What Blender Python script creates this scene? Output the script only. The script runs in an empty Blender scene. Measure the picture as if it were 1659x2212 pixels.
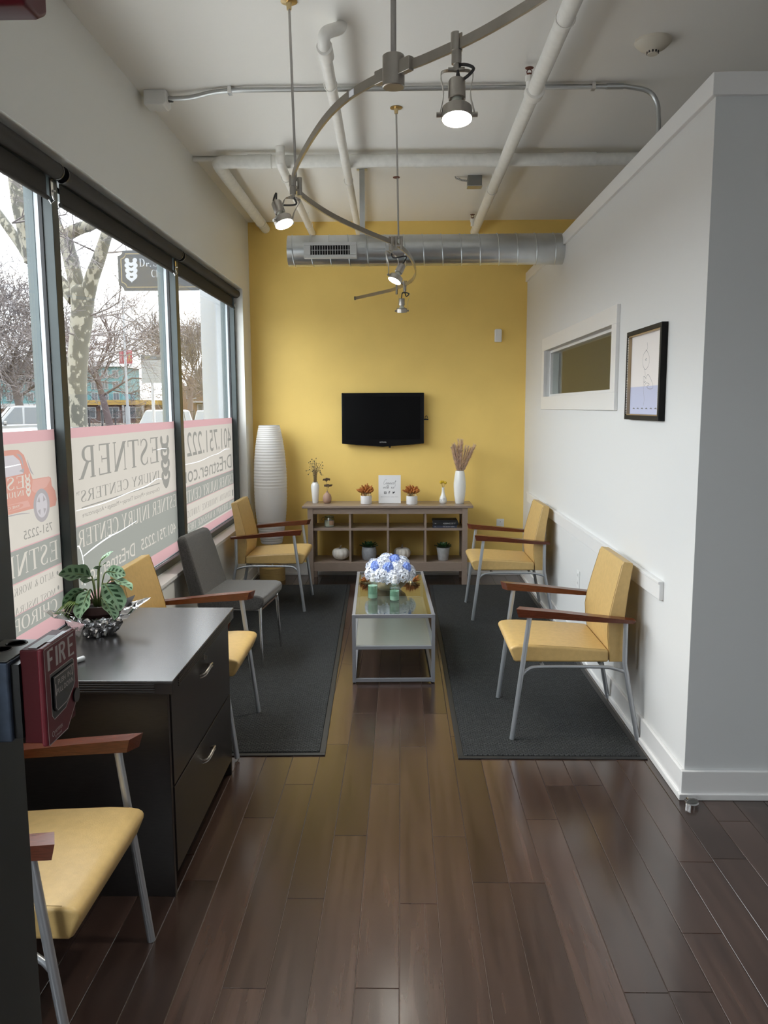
import bpy, bmesh, math, random
from mathutils import Vector, Matrix, geometry, noise

rnd = random.Random(7)
S = bpy.context.scene
COL = S.collection
PI = math.pi

# ------------------------------------------------------------------ camera, sky, exposure
cam = bpy.data.cameras.new('camera')
cam.sensor_fit = 'HORIZONTAL'
cam.sensor_width = 36.0
cam.lens = 36.0 * 1726.0 / 1659.0
cam.clip_start = 0.02
cam.clip_end = 600
co = bpy.data.objects.new('camera', cam)
COL.objects.link(co)
yaw, pitch, roll = 0.0217, 0.1309, -0.0045
fwd = Vector((-math.sin(yaw) * math.cos(pitch), math.cos(yaw) * math.cos(pitch), -math.sin(pitch)))
r0 = Vector((math.cos(yaw), math.sin(yaw), 0))
u0 = r0.cross(fwd)
rr = r0 * math.cos(roll) + u0 * math.sin(roll)
uu = u0 * math.cos(roll) - r0 * math.sin(roll)
mw = Matrix((rr, uu, -fwd)).transposed().to_4x4()
mw.translation = Vector((0, 0, 1.64))
co.matrix_world = mw
S.camera = co

W = bpy.data.worlds.new('overcast_sky')
S.world = W
W.use_nodes = True
bg = W.node_tree.nodes['Background']
bg.inputs[0].default_value = (0.90, 0.95, 1.0, 1)
# overcast sky: three times as bright at the zenith as at the horizon
wn = W.node_tree.nodes
wtc = wn.new('ShaderNodeTexCoord')
wsp = wn.new('ShaderNodeSeparateXYZ')
wmr = wn.new('ShaderNodeMapRange')
wmr.inputs['From Min'].default_value = 0.0
wmr.inputs['From Max'].default_value = 1.0
wmr.inputs['To Min'].default_value = 0.75
wmr.inputs['To Max'].default_value = 2.25
W.node_tree.links.new(wtc.outputs['Generated'], wsp.inputs[0])
W.node_tree.links.new(wsp.outputs[2], wmr.inputs['Value'])
W.node_tree.links.new(wmr.outputs[0], bg.inputs[1])
S.view_settings.view_transform = 'Standard'
S.view_settings.look = 'None'
S.view_settings.gamma = 1.0
S.view_settings.use_curve_mapping = False
S.view_settings.exposure = 2.85
S.cycles.use_denoising = True
S.cycles.max_bounces = 10
S.cycles.diffuse_bounces = 6
S.cycles.glossy_bounces = 4
S.cycles.transmission_bounces = 6
S.cycles.transparent_max_bounces = 12
S.cycles.sample_clamp_indirect = 6.0
S.cycles.caustics_reflective = False
S.cycles.caustics_refractive = False


def portal(name, loc, sx, sy, rot):
    l = bpy.data.lights.new(name, 'AREA')
    l.shape = 'RECTANGLE'
    l.size, l.size_y = sx, sy
    l.cycles.is_portal = True
    o = bpy.data.objects.new(name, l)
    o.location = loc
    o.rotation_euler = rot
    COL.objects.link(o)


# area light -Z points into the room
portal('portal_left', (-1.70, 4.6, 1.7), 2.2, 5.8, (0, -PI / 2, 0))
portal('portal_left_near', (-1.70, 0.15, 1.7), 2.2, 1.7, (0, -PI / 2, 0))
portal('portal_front', (4.15, -4.2, 1.25), 1.2, 2.6, (PI / 2, 0, 0))

# ------------------------------------------------------------------ materials
MATS = {}


def lin(c):
    return tuple(((v / 255) / 12.92 if v / 255 <= 0.04045 else ((v / 255 + 0.055) / 1.055) ** 2.4) for v in c)


def nodes_of(name):
    m = bpy.data.materials.new(name)
    m.use_nodes = True
    nt = m.node_tree
    b = nt.nodes['Principled BSDF']
    MATS[name] = m
    return m, nt, b


def mat(name, col, rough=0.5, metal=0.0, noise_amt=0.0, noise_scale=8.0, bump=0.0, bump_scale=120.0, spec=0.5,
        stretch=None, emit=None, emit_s=0.0, coat=0.0, sheen=0.0, rough_var=0.0):
    m, nt, b = nodes_of(name)
    c = tuple(col) + (1,)
    b.inputs['Base Color'].default_value = c
    b.inputs['Roughness'].default_value = rough
    b.inputs['Metallic'].default_value = metal
    b.inputs['Specular IOR Level'].default_value = spec
    if coat:
        b.inputs['Coat Weight'].default_value = coat
        b.inputs['Coat Roughness'].default_value = 0.12
    if sheen:
        b.inputs['Sheen Weight'].default_value = sheen
    tc = nt.nodes.new('ShaderNodeTexCoord')
    vec = tc.outputs['Object']
    if stretch:
        mp = nt.nodes.new('ShaderNodeMapping')
        mp.inputs['Scale'].default_value = stretch
        nt.links.new(vec, mp.inputs[0])
        vec = mp.outputs[0]
    if noise_amt or rough_var:
        n = nt.nodes.new('ShaderNodeTexNoise')
        n.inputs['Scale'].default_value = noise_scale
        n.inputs['Detail'].default_value = 5
        nt.links.new(vec, n.inputs['Vector'])
        if noise_amt:
            r = nt.nodes.new('ShaderNodeMapRange')
            r.inputs['From Min'].default_value = 0.3
            r.inputs['From Max'].default_value = 0.7
            r.inputs['To Min'].default_value = 1 - noise_amt
            r.inputs['To Max'].default_value = 1 + noise_amt
            nt.links.new(n.outputs['Fac'], r.inputs['Value'])
            mx = nt.nodes.new('ShaderNodeVectorMath')
            mx.operation = 'SCALE'
            mx.inputs[0].default_value = col
            nt.links.new(r.outputs[0], mx.inputs['Scale'])
            nt.links.new(mx.outputs[0], b.inputs['Base Color'])
        if rough_var:
            r2 = nt.nodes.new('ShaderNodeMapRange')
            r2.inputs['To Min'].default_value = rough - rough_var
            r2.inputs['To Max'].default_value = rough + rough_var
            nt.links.new(n.outputs['Fac'], r2.inputs['Value'])
            nt.links.new(r2.outputs[0], b.inputs['Roughness'])
    if bump:
        n2 = nt.nodes.new('ShaderNodeTexNoise')
        n2.inputs['Scale'].default_value = bump_scale
        n2.inputs['Detail'].default_value = 3
        nt.links.new(vec, n2.inputs['Vector'])
        bp = nt.nodes.new('ShaderNodeBump')
        bp.inputs['Strength'].default_value = bump
        bp.inputs['Distance'].default_value = 0.002
        nt.links.new(n2.outputs['Fac'], bp.inputs['Height'])
        nt.links.new(bp.outputs[0], b.inputs['Normal'])
    if emit:
        b.inputs['Emission Color'].default_value = tuple(emit) + (1,)
        b.inputs['Emission Strength'].default_value = emit_s
    return m


def thin_glass(name, tint=(0.93, 0.97, 0.95), refl=1.0, rough=0.0):
    m = bpy.data.materials.new(name)
    m.use_nodes = True
    nt = m.node_tree
    nt.nodes.clear()
    out = nt.nodes.new('ShaderNodeOutputMaterial')
    tr = nt.nodes.new('ShaderNodeBsdfTransparent')
    tr.inputs[0].default_value = tint + (1,)
    gl = nt.nodes.new('ShaderNodeBsdfGlossy')
    gl.inputs['Roughness'].default_value = rough
    lw = nt.nodes.new('ShaderNodeLayerWeight')
    lw.inputs[0].default_value = 0.5
    pw = nt.nodes.new('ShaderNodeMath')
    pw.operation = 'POWER'
    pw.inputs[1].default_value = 5.0
    nt.links.new(lw.outputs['Facing'], pw.inputs[0])
    mu = nt.nodes.new('ShaderNodeMath')
    mu.operation = 'MULTIPLY_ADD'
    mu.inputs[1].default_value = 0.96 * min(refl, 1.0)
    mu.inputs[2].default_value = 0.04 * refl
    nt.links.new(pw.outputs[0], mu.inputs[0])
    mx = nt.nodes.new('ShaderNodeMixShader')
    nt.links.new(mu.outputs[0], mx.inputs[0])
    nt.links.new(tr.outputs[0], mx.inputs[1])
    nt.links.new(gl.outputs[0], mx.inputs[2])
    nt.links.new(mx.outputs[0], out.inputs[0])
    MATS[name] = m
    return m


def film(name, col, through=0.0, refl=0.12):
    """window vinyl: light passes through, scattered"""
    m = bpy.data.materials.new(name)
    m.use_nodes = True
    nt = m.node_tree
    nt.nodes.clear()
    out = nt.nodes.new('ShaderNodeOutputMaterial')
    tl = nt.nodes.new('ShaderNodeBsdfTranslucent')
    tl.inputs[0].default_value = tuple(col) + (1,)
    df = nt.nodes.new('ShaderNodeBsdfDiffuse')
    df.inputs[0].default_value = tuple(col) + (1,)
    tp = nt.nodes.new('ShaderNodeBsdfTransparent')
    a = nt.nodes.new('ShaderNodeMixShader')
    a.inputs[0].default_value = refl
    nt.links.new(tl.outputs[0], a.inputs[1])
    nt.links.new(df.outputs[0], a.inputs[2])
    b = nt.nodes.new('ShaderNodeMixShader')
    b.inputs[0].default_value = through
    nt.links.new(a.outputs[0], b.inputs[1])
    nt.links.new(tp.outputs[0], b.inputs[2])
    nt.links.new(b.outputs[0], out.inputs[0])
    MATS[name] = m
    return m


mat('yellow_paint', (0.89, 0.63, 0.185), 0.62, bump=0.12, bump_scale=60, noise_amt=0.03, noise_scale=3)
mat('white_paint', (0.70, 0.70, 0.692), 0.6, bump=0.08, bump_scale=60)
mat('left_paint', (0.74, 0.735, 0.70), 0.6, bump=0.08, bump_scale=60)
mat('shaded_wall_paint', (0.66, 0.675, 0.68), 0.6, bump=0.08, bump_scale=60)  # near wall's white, greyed and cooled for the dimmer light on it
mat('ceiling_paint', (0.82, 0.80, 0.765), 0.75, bump=0.12, bump_scale=40)
mat('trim_white', (0.79, 0.785, 0.78), 0.35)
mat('pipe_white', (0.80, 0.78, 0.74), 0.45, noise_amt=0.04, noise_scale=20)
mat('pipe_wrap', (0.76, 0.75, 0.71), 0.6, noise_amt=0.06, noise_scale=25, bump=0.3, bump_scale=50)
mat('floor_base', (0.24, 0.205, 0.185), 0.6)
mat('green_frame', (0.034, 0.047, 0.047), 0.35, noise_amt=0.1)
mat('teal_frame', (0.075, 0.097, 0.100), 0.4)
mat('black_rubber', (0.012, 0.012, 0.013), 0.6)
mat('post_dark', (0.020, 0.027, 0.027), 0.45, noise_amt=0.1)
mat('vinyl_yellow', (0.57, 0.385, 0.15), 0.42, noise_amt=0.06, noise_scale=40, bump=0.25, bump_scale=260)
mat('seam_yellow', (0.30, 0.18, 0.05), 0.6)
mat('wood_arm', (0.115, 0.030, 0.014), 0.25, noise_amt=0.25, noise_scale=14, stretch=(2, 22, 22))
mat('leg_grey', (0.44, 0.46, 0.49), 0.35, metal=0.65)
mat('chrome', (0.75, 0.75, 0.75), 0.12, metal=1.0)
mat('nickel', (0.47, 0.44, 0.40), 0.32, metal=1.0, noise_amt=0.05, noise_scale=30)
mat('brass', (0.60, 0.46, 0.25), 0.3, metal=1.0)
mat('steel_rod', (0.45, 0.43, 0.41), 0.35, metal=0.9)
mat('conduit_steel', (0.50, 0.51, 0.51), 0.35, metal=0.9)
mat('grey_fabric', (0.056, 0.053, 0.050), 0.95, noise_amt=0.5, noise_scale=160, bump=0.6, bump_scale=500, sheen=0.3)
mat('espresso', (0.016, 0.0125, 0.0115), 0.3, noise_amt=0.25, noise_scale=30, stretch=(1, 1, 8))
mat('espresso_top', (0.035, 0.032, 0.032), 0.25, spec=1.0, noise_amt=0.12, noise_scale=60)
mat('taupe_wood', (0.275, 0.21, 0.17), 0.35, noise_amt=0.08, noise_scale=12, stretch=(2, 20, 20))
mat('ceramic_white', (0.82, 0.82, 0.80), 0.18, coat=0.3)
mat('ceramic_brown', (0.40, 0.255, 0.19), 0.6)
mat('matte_white', (0.80, 0.80, 0.81), 0.5)
mat('gold', (0.80, 0.64, 0.36), 0.12, metal=1.0)
mat('hammered_gold', (0.50, 0.40, 0.26), 0.28, metal=0.9, bump=1.0, bump_scale=90)
mat('rust_plant', (0.44, 0.16, 0.035), 0.8, noise_amt=0.35, noise_scale=60)
mat('dry_dark', (0.10, 0.06, 0.035), 0.9, noise_amt=0.4, noise_scale=80)
mat('dry_stem', (0.24, 0.17, 0.09), 0.8)
mat('dry_bud', (0.13, 0.11, 0.06), 0.9)
mat('pampas', (0.74, 0.56, 0.44), 0.9, noise_amt=0.2, noise_scale=30)
mat('billy_yellow', (0.68, 0.45, 0.03), 0.9, bump=1.0, bump_scale=500)
mat('ink', (0.03, 0.03, 0.035), 0.6)
mat('ink_grey', (0.16, 0.16, 0.17), 0.6)
mat('blue_ink', (0.07, 0.09, 0.16), 0.6)
mat('concrete', (0.30, 0.31, 0.33), 0.8, noise_amt=0.12, noise_scale=40)
mat('concrete_light', (0.42, 0.42, 0.42), 0.8, noise_amt=0.15, noise_scale=30)
mat('succulent', (0.035, 0.085, 0.028), 0.45, noise_amt=0.5, noise_scale=20)
mat('pumpkin_white', (0.70, 0.66, 0.60), 0.7, noise_amt=0.12, noise_scale=25)
mat('pumpkin_stem', (0.16, 0.12, 0.08), 0.8)
mat('book_black', (0.014, 0.014, 0.016), 0.45)
mat('book_blue', (0.035, 0.040, 0.065), 0.5)
mat('paper', (0.78, 0.76, 0.72), 0.7)
mat('wax', (0.72, 0.66, 0.58), 0.5)
mat('kraft', (0.46, 0.29, 0.19), 0.7)
mat('tv_black', (0.006, 0.006, 0.007), 0.12)
mat('tv_screen', (0.003, 0.003, 0.0035), 0.22, spec=0.25)
mat('tv_text', (0.45, 0.45, 0.46), 0.4)
mat('plate_white', (0.78, 0.78, 0.77), 0.4)
mat('plate_slot', (0.25, 0.25, 0.25), 0.6)
mat('table_grey', (0.235, 0.24, 0.265), 0.45, metal=0.1)
mat('petal_white', (0.84, 0.87, 0.95), 0.7)
mat('petal_blue', (0.30, 0.42, 0.86), 0.7)
mat('leaf_green', (0.10, 0.2, 0.06), 0.6)
mat('clear_plastic', (0.9, 0.95, 0.92), 0.1)
mat('gel_green', (0.55, 0.80, 0.62), 0.15)
mat('pump_white', (0.86, 0.87, 0.88), 0.3)
mat('fire_red', (0.115, 0.009, 0.016), 0.45, spec=0.3)
mat('fire_red_dark', (0.065, 0.004, 0.007), 0.55, spec=0.2)
mat('fire_white', (0.42, 0.37, 0.36), 0.5)
mat('label_white', (0.7, 0.7, 0.74), 0.5)
mat('box_blue', (0.055, 0.075, 0.115), 0.45, metal=0.4, noise_amt=0.25, noise_scale=50)
mat('box_grey', (0.20, 0.20, 0.19), 0.5, metal=0.3)
mat('black_plastic', (0.008, 0.008, 0.009), 0.3)
mat('foil', (0.70, 0.70, 0.72), 0.16, metal=1.0, bump=0.8, bump_scale=45)
mat('foil_dark', (0.10, 0.10, 0.11), 0.3, metal=0.6)
mat('pot_brown', (0.10, 0.052, 0.045), 0.45)
mat('soil', (0.015, 0.010, 0.008), 0.95, noise_amt=0.5, noise_scale=90)
mat('plant_stem', (0.17, 0.21, 0.08), 0.6)
mat('light_green_leaf', (0.26, 0.36, 0.10), 0.5)
mat('rubber_mat', (0.016, 0.0165, 0.017), 0.55)
mat('galvanized', (0.58, 0.60, 0.61), 0.30, metal=1.0, noise_amt=0.06, noise_scale=9, rough_var=0.05)
mat('vent_grey', (0.50, 0.50, 0.49), 0.45, metal=0.3)
mat('duct_shade', (0.01, 0.01, 0.01), 0.8)
mat('rust_red', (0.16, 0.055, 0.035), 0.6, metal=0.3)
mat('cable_dark', (0.035, 0.032, 0.032), 0.45)
mat('detector_cream', (0.62, 0.57, 0.48), 0.5)
mat('frame_black', (0.006, 0.006, 0.006), 0.5, spec=0.2)
mat('frame_gold', (0.42, 0.32, 0.20), 0.35, metal=0.7)
mat('bead_white', (0.75, 0.72, 0.66), 0.4)
mat('art_cream', (0.80, 0.75, 0.72), 0.7)
mat('art_lilac', (0.52, 0.54, 0.70), 0.7)
mat('blind_brown', (0.040, 0.036, 0.031), 0.85, noise_amt=0.1, noise_scale=200)
mat('lamp_paper_frame', (0.55, 0.55, 0.55), 0.6)
mat('light_wood', (0.46, 0.31, 0.11), 0.5, noise_amt=0.15, noise_scale=12, stretch=(1, 1, 12))
mat('pale_strip', (0.55, 0.60, 0.64), 0.4)
mat('olive_wall', (0.66, 0.64, 0.53), 0.7)
mat('bulb_lit', (1, 1, 1), 0.5, emit=(1.0, 0.97, 0.88), emit_s=14)
mat('bulb_off', (0.55, 0.55, 0.52), 0.2)
mat('bulb_glass', (0.72, 0.72, 0.62), 0.15)
# outside
mat('asphalt', (0.20, 0.20, 0.20), 0.9, noise_amt=0.2, noise_scale=30)
mat('sidewalk', (0.46, 0.45, 0.43), 0.9, noise_amt=0.1, noise_scale=4)
mat('leaf_litter', (0.047, 0.0294, 0.0162), 0.95, noise_amt=0.5, noise_scale=6)
mat('twig', (0.062, 0.052, 0.052), 0.9)
mat('twig_red', (0.070, 0.050, 0.050), 0.9)
mat('facade_white', (0.243, 0.251, 0.257), 0.7)
mat('sign_black', (0.00588, 0.00647, 0.00707), 0.4)
mat('sign_gold', (0.123, 0.0882, 0.0323), 0.4)
mat('sign_white', (0.182, 0.185, 0.191), 0.5)
mat('sign_panel', (0.123, 0.127, 0.127), 0.5)
mat('sign_ink', (0.0294, 0.0294, 0.0323), 0.6)
mat('sign_yellow', (0.118, 0.112, 0.0147), 0.5)
mat('sign_cyan', (0.0235, 0.0763, 0.118), 0.5)
mat('pole_white', (0.147, 0.15, 0.156), 0.4)
mat('banner_red', (0.118, 0.00882, 0.0206), 0.6)
mat('ribbon_yellow', (0.162, 0.123, 0.0235), 0.6)
mat('fence_black', (0.00588, 0.00647, 0.00826), 0.5)
mat('teal_siding', (0.025, 0.0791, 0.0854), 0.8, noise_amt=0.05, noise_scale=2)
mat('house_white', (0.147, 0.147, 0.147), 0.8)
mat('house_glass', (0.02, 0.025, 0.03), 0.2)
mat('brick_wall', (0.0647, 0.0338, 0.0235), 0.9, noise_amt=0.2, noise_scale=4)
mat('canopy_yellow', (0.162, 0.0973, 0.0118), 0.6)
mat('car_white', (0.0911, 0.0949, 0.0986), 0.25, coat=0.4)
mat('car_beige', (0.0732, 0.0701, 0.062), 0.25, coat=0.4)
mat('car_silver', (0.0456, 0.049, 0.0547), 0.25, coat=0.4)
mat('car_dark', (0.0182, 0.0219, 0.0255), 0.25, coat=0.4)
mat('car_glass', (0.0206, 0.0265, 0.0323), 0.08)
mat('tyre', (0.00441, 0.00441, 0.00441), 0.8)
mat('stripe_red', (0.132, 0.0147, 0.0118), 0.5)
# window vinyl
film('film_cream', (0.16, 0.141, 0.122))
film('film_pink', (0.169, 0.099, 0.0981))
film('film_grey', (0.0864, 0.0837, 0.0738))
film('film_text', (0.081, 0.0747, 0.0657))
film('film_letter', (0.16, 0.142, 0.122))
film('film_red', (0.156, 0.0778, 0.0609))
film('film_red_light', (0.166, 0.0936, 0.0778))
film('film_dark', (0.104, 0.0918, 0.09))
film('film_lilac', (0.146, 0.13, 0.13))
film('film_tear', (0.5, 0.5, 0.5), through=0.3)
thin_glass('window_glass', (0.965, 0.975, 0.97), 0.55)
thin_glass('table_glass', (0.80, 0.86, 0.84), 1.6)
thin_glass('bottle_glass', (0.80, 0.88, 0.84), 3.0)
thin_glass('interior_glass', (0.92, 0.95, 0.94), 0.45)


def special_materials():
    # floor plank: dark stained maple, grain along Y, plank to plank variation
    m, nt, b = nodes_of('plank_wood')
    tc = nt.nodes.new('ShaderNodeTexCoord')
    oi = nt.nodes.new('ShaderNodeObjectInfo')
    mp = nt.nodes.new('ShaderNodeMapping')
    mp.inputs['Scale'].default_value = (26, 1.6, 26)
    ad = nt.nodes.new('ShaderNodeVectorMath')
    ad.operation = 'ADD'
    cx = nt.nodes.new('ShaderNodeCombineXYZ')
    sc = nt.nodes.new('ShaderNodeMath')
    sc.operation = 'MULTIPLY'
    sc.inputs[1].default_value = 97.0
    nt.links.new(oi.outputs['Random'], sc.inputs[0])
    nt.links.new(sc.outputs[0], cx.inputs[1])
    nt.links.new(tc.outputs['Object'], ad.inputs[0])
    nt.links.new(cx.outputs[0], ad.inputs[1])
    nt.links.new(ad.outputs[0], mp.inputs[0])
    n = nt.nodes.new('ShaderNodeTexNoise')
    n.inputs['Scale'].default_value = 1.0
    n.inputs['Detail'].default_value = 6
    n.inputs['Distortion'].default_value = 0.6
    nt.links.new(mp.outputs[0], n.inputs['Vector'])
    ramp = nt.nodes.new('ShaderNodeValToRGB')
    ramp.color_ramp.elements[0].position = 0.3
    ramp.color_ramp.elements[0].color = (0.034, 0.0195, 0.0150, 1)
    ramp.color_ramp.elements[1].position = 0.75
    ramp.color_ramp.elements[1].color = (0.068, 0.040, 0.031, 1)
    nt.links.new(n.outputs['Fac'], ramp.inputs[0])
    v = nt.nodes.new('ShaderNodeMapRange')
    v.inputs['To Min'].default_value = 0.72
    v.inputs['To Max'].default_value = 1.30
    nt.links.new(oi.outputs['Random'], v.inputs['Value'])
    ms = nt.nodes.new('ShaderNodeVectorMath')
    ms.operation = 'SCALE'
    nt.links.new(ramp.outputs[0], ms.inputs[0])
    nt.links.new(v.outputs[0], ms.inputs['Scale'])
    nt.links.new(ms.outputs[0], b.inputs['Base Color'])
    b.inputs['Roughness'].default_value = 0.20
    b.inputs['Specular IOR Level'].default_value = 1.0
    bp = nt.nodes.new('ShaderNodeBump')
    bp.inputs['Strength'].default_value = 0.05
    bp.inputs['Distance'].default_value = 0.001
    nt.links.new(n.outputs['Fac'], bp.inputs['Height'])
    nt.links.new(bp.outputs[0], b.inputs['Normal'])
    # carpet runner: charcoal ribbed pile
    m, nt, b = nodes_of('carpet_pile')
    tc = nt.nodes.new('ShaderNodeTexCoord')
    n = nt.nodes.new('ShaderNodeTexNoise')
    n.inputs['Scale'].default_value = 260
    n.inputs['Detail'].default_value = 3
    nt.links.new(tc.outputs['Object'], n.inputs['Vector'])
    br = nt.nodes.new('ShaderNodeTexBrick')
    br.inputs['Scale'].default_value = 1.0
    br.inputs['Brick Width'].default_value = 0.024
    br.inputs['Row Height'].default_value = 0.014
    br.inputs['Mortar Size'].default_value = 0.003
    br.inputs['Mortar Smooth'].default_value = 0.8
    br.inputs['Color1'].default_value = (1, 1, 1, 1)
    br.inputs['Color2'].default_value = (0.7, 0.7, 0.7, 1)
    br.inputs['Mortar'].default_value = (0.15, 0.15, 0.15, 1)
    nt.links.new(tc.outputs['Object'], br.inputs['Vector'])
    ramp = nt.nodes.new('ShaderNodeValToRGB')
    ramp.color_ramp.elements[0].position = 0.32
    ramp.color_ramp.elements[0].color = (0.008, 0.009, 0.0095, 1)
    ramp.color_ramp.elements[1].position = 0.72
    ramp.color_ramp.elements[1].color = (0.098, 0.102, 0.104, 1)
    nt.links.new(n.outputs['Fac'], ramp.inputs[0])
    mm = nt.nodes.new('ShaderNodeMix')
    mm.data_type = 'RGBA'
    mm.blend_type = 'MULTIPLY'
    mm.inputs[0].default_value = 0.75
    nt.links.new(ramp.outputs[0], mm.inputs[6])
    nt.links.new(br.outputs['Color'], mm.inputs[7])
    nt.links.new(mm.outputs[2], b.inputs['Base Color'])
    b.inputs['Roughness'].default_value = 0.95
    b.inputs['Specular IOR Level'].default_value = 0.2
    bp = nt.nodes.new('ShaderNodeBump')
    bp.inputs['Strength'].default_value = 0.9
    bp.inputs['Distance'].default_value = 0.005
    nt.links.new(br.outputs['Color'], bp.inputs['Height'])
    nt.links.new(bp.outputs[0], b.inputs['Normal'])
    # sycamore bark: cream plates peeling from olive grey
    m, nt, b = nodes_of('sycamore_bark')
    tc = nt.nodes.new('ShaderNodeTexCoord')
    mp = nt.nodes.new('ShaderNodeMapping')
    mp.inputs['Scale'].default_value = (1, 1, 0.7)
    nt.links.new(tc.outputs['Object'], mp.inputs[0])
    n = nt.nodes.new('ShaderNodeTexNoise')
    n.inputs['Scale'].default_value = 8.0
    n.inputs['Detail'].default_value = 8
    n.inputs['Roughness'].default_value = 0.55
    nt.links.new(mp.outputs[0], n.inputs['Vector'])
    ramp = nt.nodes.new('ShaderNodeValToRGB')
    e = ramp.color_ramp.elements
    e[0].position = 0.475
    e[0].color = (0.036, 0.034, 0.026, 1)
    e[1].position = 0.525
    e[1].color = (0.125, 0.115, 0.090, 1)
    k = e.new(0.50)
    k.color = (0.050, 0.046, 0.035, 1)
    # more cream towards the street side of trunk and limbs
    spn = nt.nodes.new('ShaderNodeSeparateXYZ')
    nt.links.new(tc.outputs['Normal'], spn.inputs[0])
    ma = nt.nodes.new('ShaderNodeMath')
    ma.operation = 'MULTIPLY_ADD'
    ma.inputs[1].default_value = -0.10
    nt.links.new(spn.outputs[0], ma.inputs[0])
    nt.links.new(n.outputs['Fac'], ma.inputs[2])
    nt.links.new(ma.outputs[0], ramp.inputs[0])
    nt.links.new(ramp.outputs[0], b.inputs['Base Color'])
    b.inputs['Roughness'].default_value = 0.9
    # prayer plant leaf, dark blotches between the veins
    m, nt, b = nodes_of('prayer_leaf')
    uv = nt.nodes.new('ShaderNodeUVMap')
    sp = nt.nodes.new('ShaderNodeSeparateXYZ')
    nt.links.new(uv.outputs[0], sp.inputs[0])

    def M(op, a, b2=None, c2=None):
        k = nt.nodes.new('ShaderNodeMath')
        k.operation = op
        for i, x in enumerate((a, b2, c2)):
            if x is None:
                continue
            if isinstance(x, (int, float)):
                k.inputs[i].default_value = x
            else:
                nt.links.new(x, k.inputs[i])
        return k.outputs[0]
    av = M('ABSOLUTE', M('SUBTRACT', sp.outputs[1], 0.5))          # 0 at midrib .. 0.5 rim
    ph = M('MULTIPLY', M('SUBTRACT', sp.outputs[0], M('MULTIPLY', av, 0.35)), 2 * PI * 5.2)
    s1 = M('SINE', ph)
    band = M('MULTIPLY', M('GREATER_THAN', s1, 0.0), M('MULTIPLY', M('GREATER_THAN', av, 0.10), M('LESS_THAN', av, 0.32)))
    vein = M('LESS_THAN', M('ABSOLUTE', M('ADD', s1, 0.75)), 0.10)
    mid = M('MAXIMUM', M('LESS_THAN', av, 0.022), M('MULTIPLY', vein, 0.6))
    m1 = nt.nodes.new('ShaderNodeMix')
    m1.data_type = 'RGBA'
    m1.inputs[6].default_value = (0.25, 0.40, 0.245, 1)
    m1.inputs[7].default_value = (0.028, 0.075, 0.03, 1)
    nt.links.new(band, m1.inputs[0])
    m2 = nt.nodes.new('ShaderNodeMix')
    m2.data_type = 'RGBA'
    m2.inputs[7].default_value = (0.34, 0.47, 0.29, 1)
    nt.links.new(mid, m2.inputs[0])
    nt.links.new(m1.outputs[2], m2.inputs[6])
    nt.links.new(m2.outputs[2], b.inputs['Base Color'])
    b.inputs['Roughness'].default_value = 0.45
    # rice paper lamp shade: bright paper with horizontal wire ribs
    m = bpy.data.materials.new('rice_paper')
    m.use_nodes = True
    MATS['rice_paper'] = m
    nt = m.node_tree
    b = nt.nodes['Principled BSDF']
    b.inputs['Base Color'].default_value = (0.86, 0.86, 0.86, 1)
    b.inputs['Roughness'].default_value = 0.8
    out = nt.nodes['Material Output']
    tl = nt.nodes.new('ShaderNodeBsdfTranslucent')
    tl.inputs[0].default_value = (0.86, 0.86, 0.86, 1)
    mx = nt.nodes.new('ShaderNodeMixShader')
    mx.inputs[0].default_value = 0.45
    nt.links.new(b.outputs[0], mx.inputs[1])
    nt.links.new(tl.outputs[0], mx.inputs[2])
    nt.links.new(mx.outputs[0], out.inputs[0])
    tc = nt.nodes.new('ShaderNodeTexCoord')
    n = nt.nodes.new('ShaderNodeTexNoise')
    n.inputs['Scale'].default_value = 40
    nt.links.new(tc.outputs['Object'], n.inputs['Vector'])
    bp = nt.nodes.new('ShaderNodeBump')
    bp.inputs['Strength'].default_value = 0.3
    bp.inputs['Distance'].default_value = 0.003
    nt.links.new(n.outputs['Fac'], bp.inputs['Height'])
    nt.links.new(bp.outputs[0], b.inputs['Normal'])
    # frosted lower shelf glass
    m, nt, b = nodes_of('frosted_glass')
    b.inputs['Base Color'].default_value = (0.37, 0.365, 0.34, 1)
    b.inputs['Roughness'].default_value = 0.25
    b.inputs['Alpha'].default_value = 0.72


special_materials()


# ------------------------------------------------------------------ mesh builder
def catmull(pts, n=6, closed=False):
    P = [Vector(p) for p in pts]
    out = []
    m = len(P)
    rng = range(m if closed else m - 1)
    for i in rng:
        if closed:
            p0, p1, p2, p3 = P[(i - 1) % m], P[i], P[(i + 1) % m], P[(i + 2) % m]
        else:
            p1, p2 = P[i], P[i + 1]
            p0 = P[i - 1] if i > 0 else p1 * 2 - p2
            p3 = P[i + 2] if i + 2 < m else p2 * 2 - p1
        for k in range(n):
            t = k / n
            out.append(0.5 * ((2 * p1) + (p2 - p0) * t + (2 * p0 - 5 * p1 + 4 * p2 - p3) * t * t + (3 * p1 - p0 - 3 * p2 + p3) * t ** 3))
    if not closed:
        out.append(P[-1])
    return out


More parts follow.
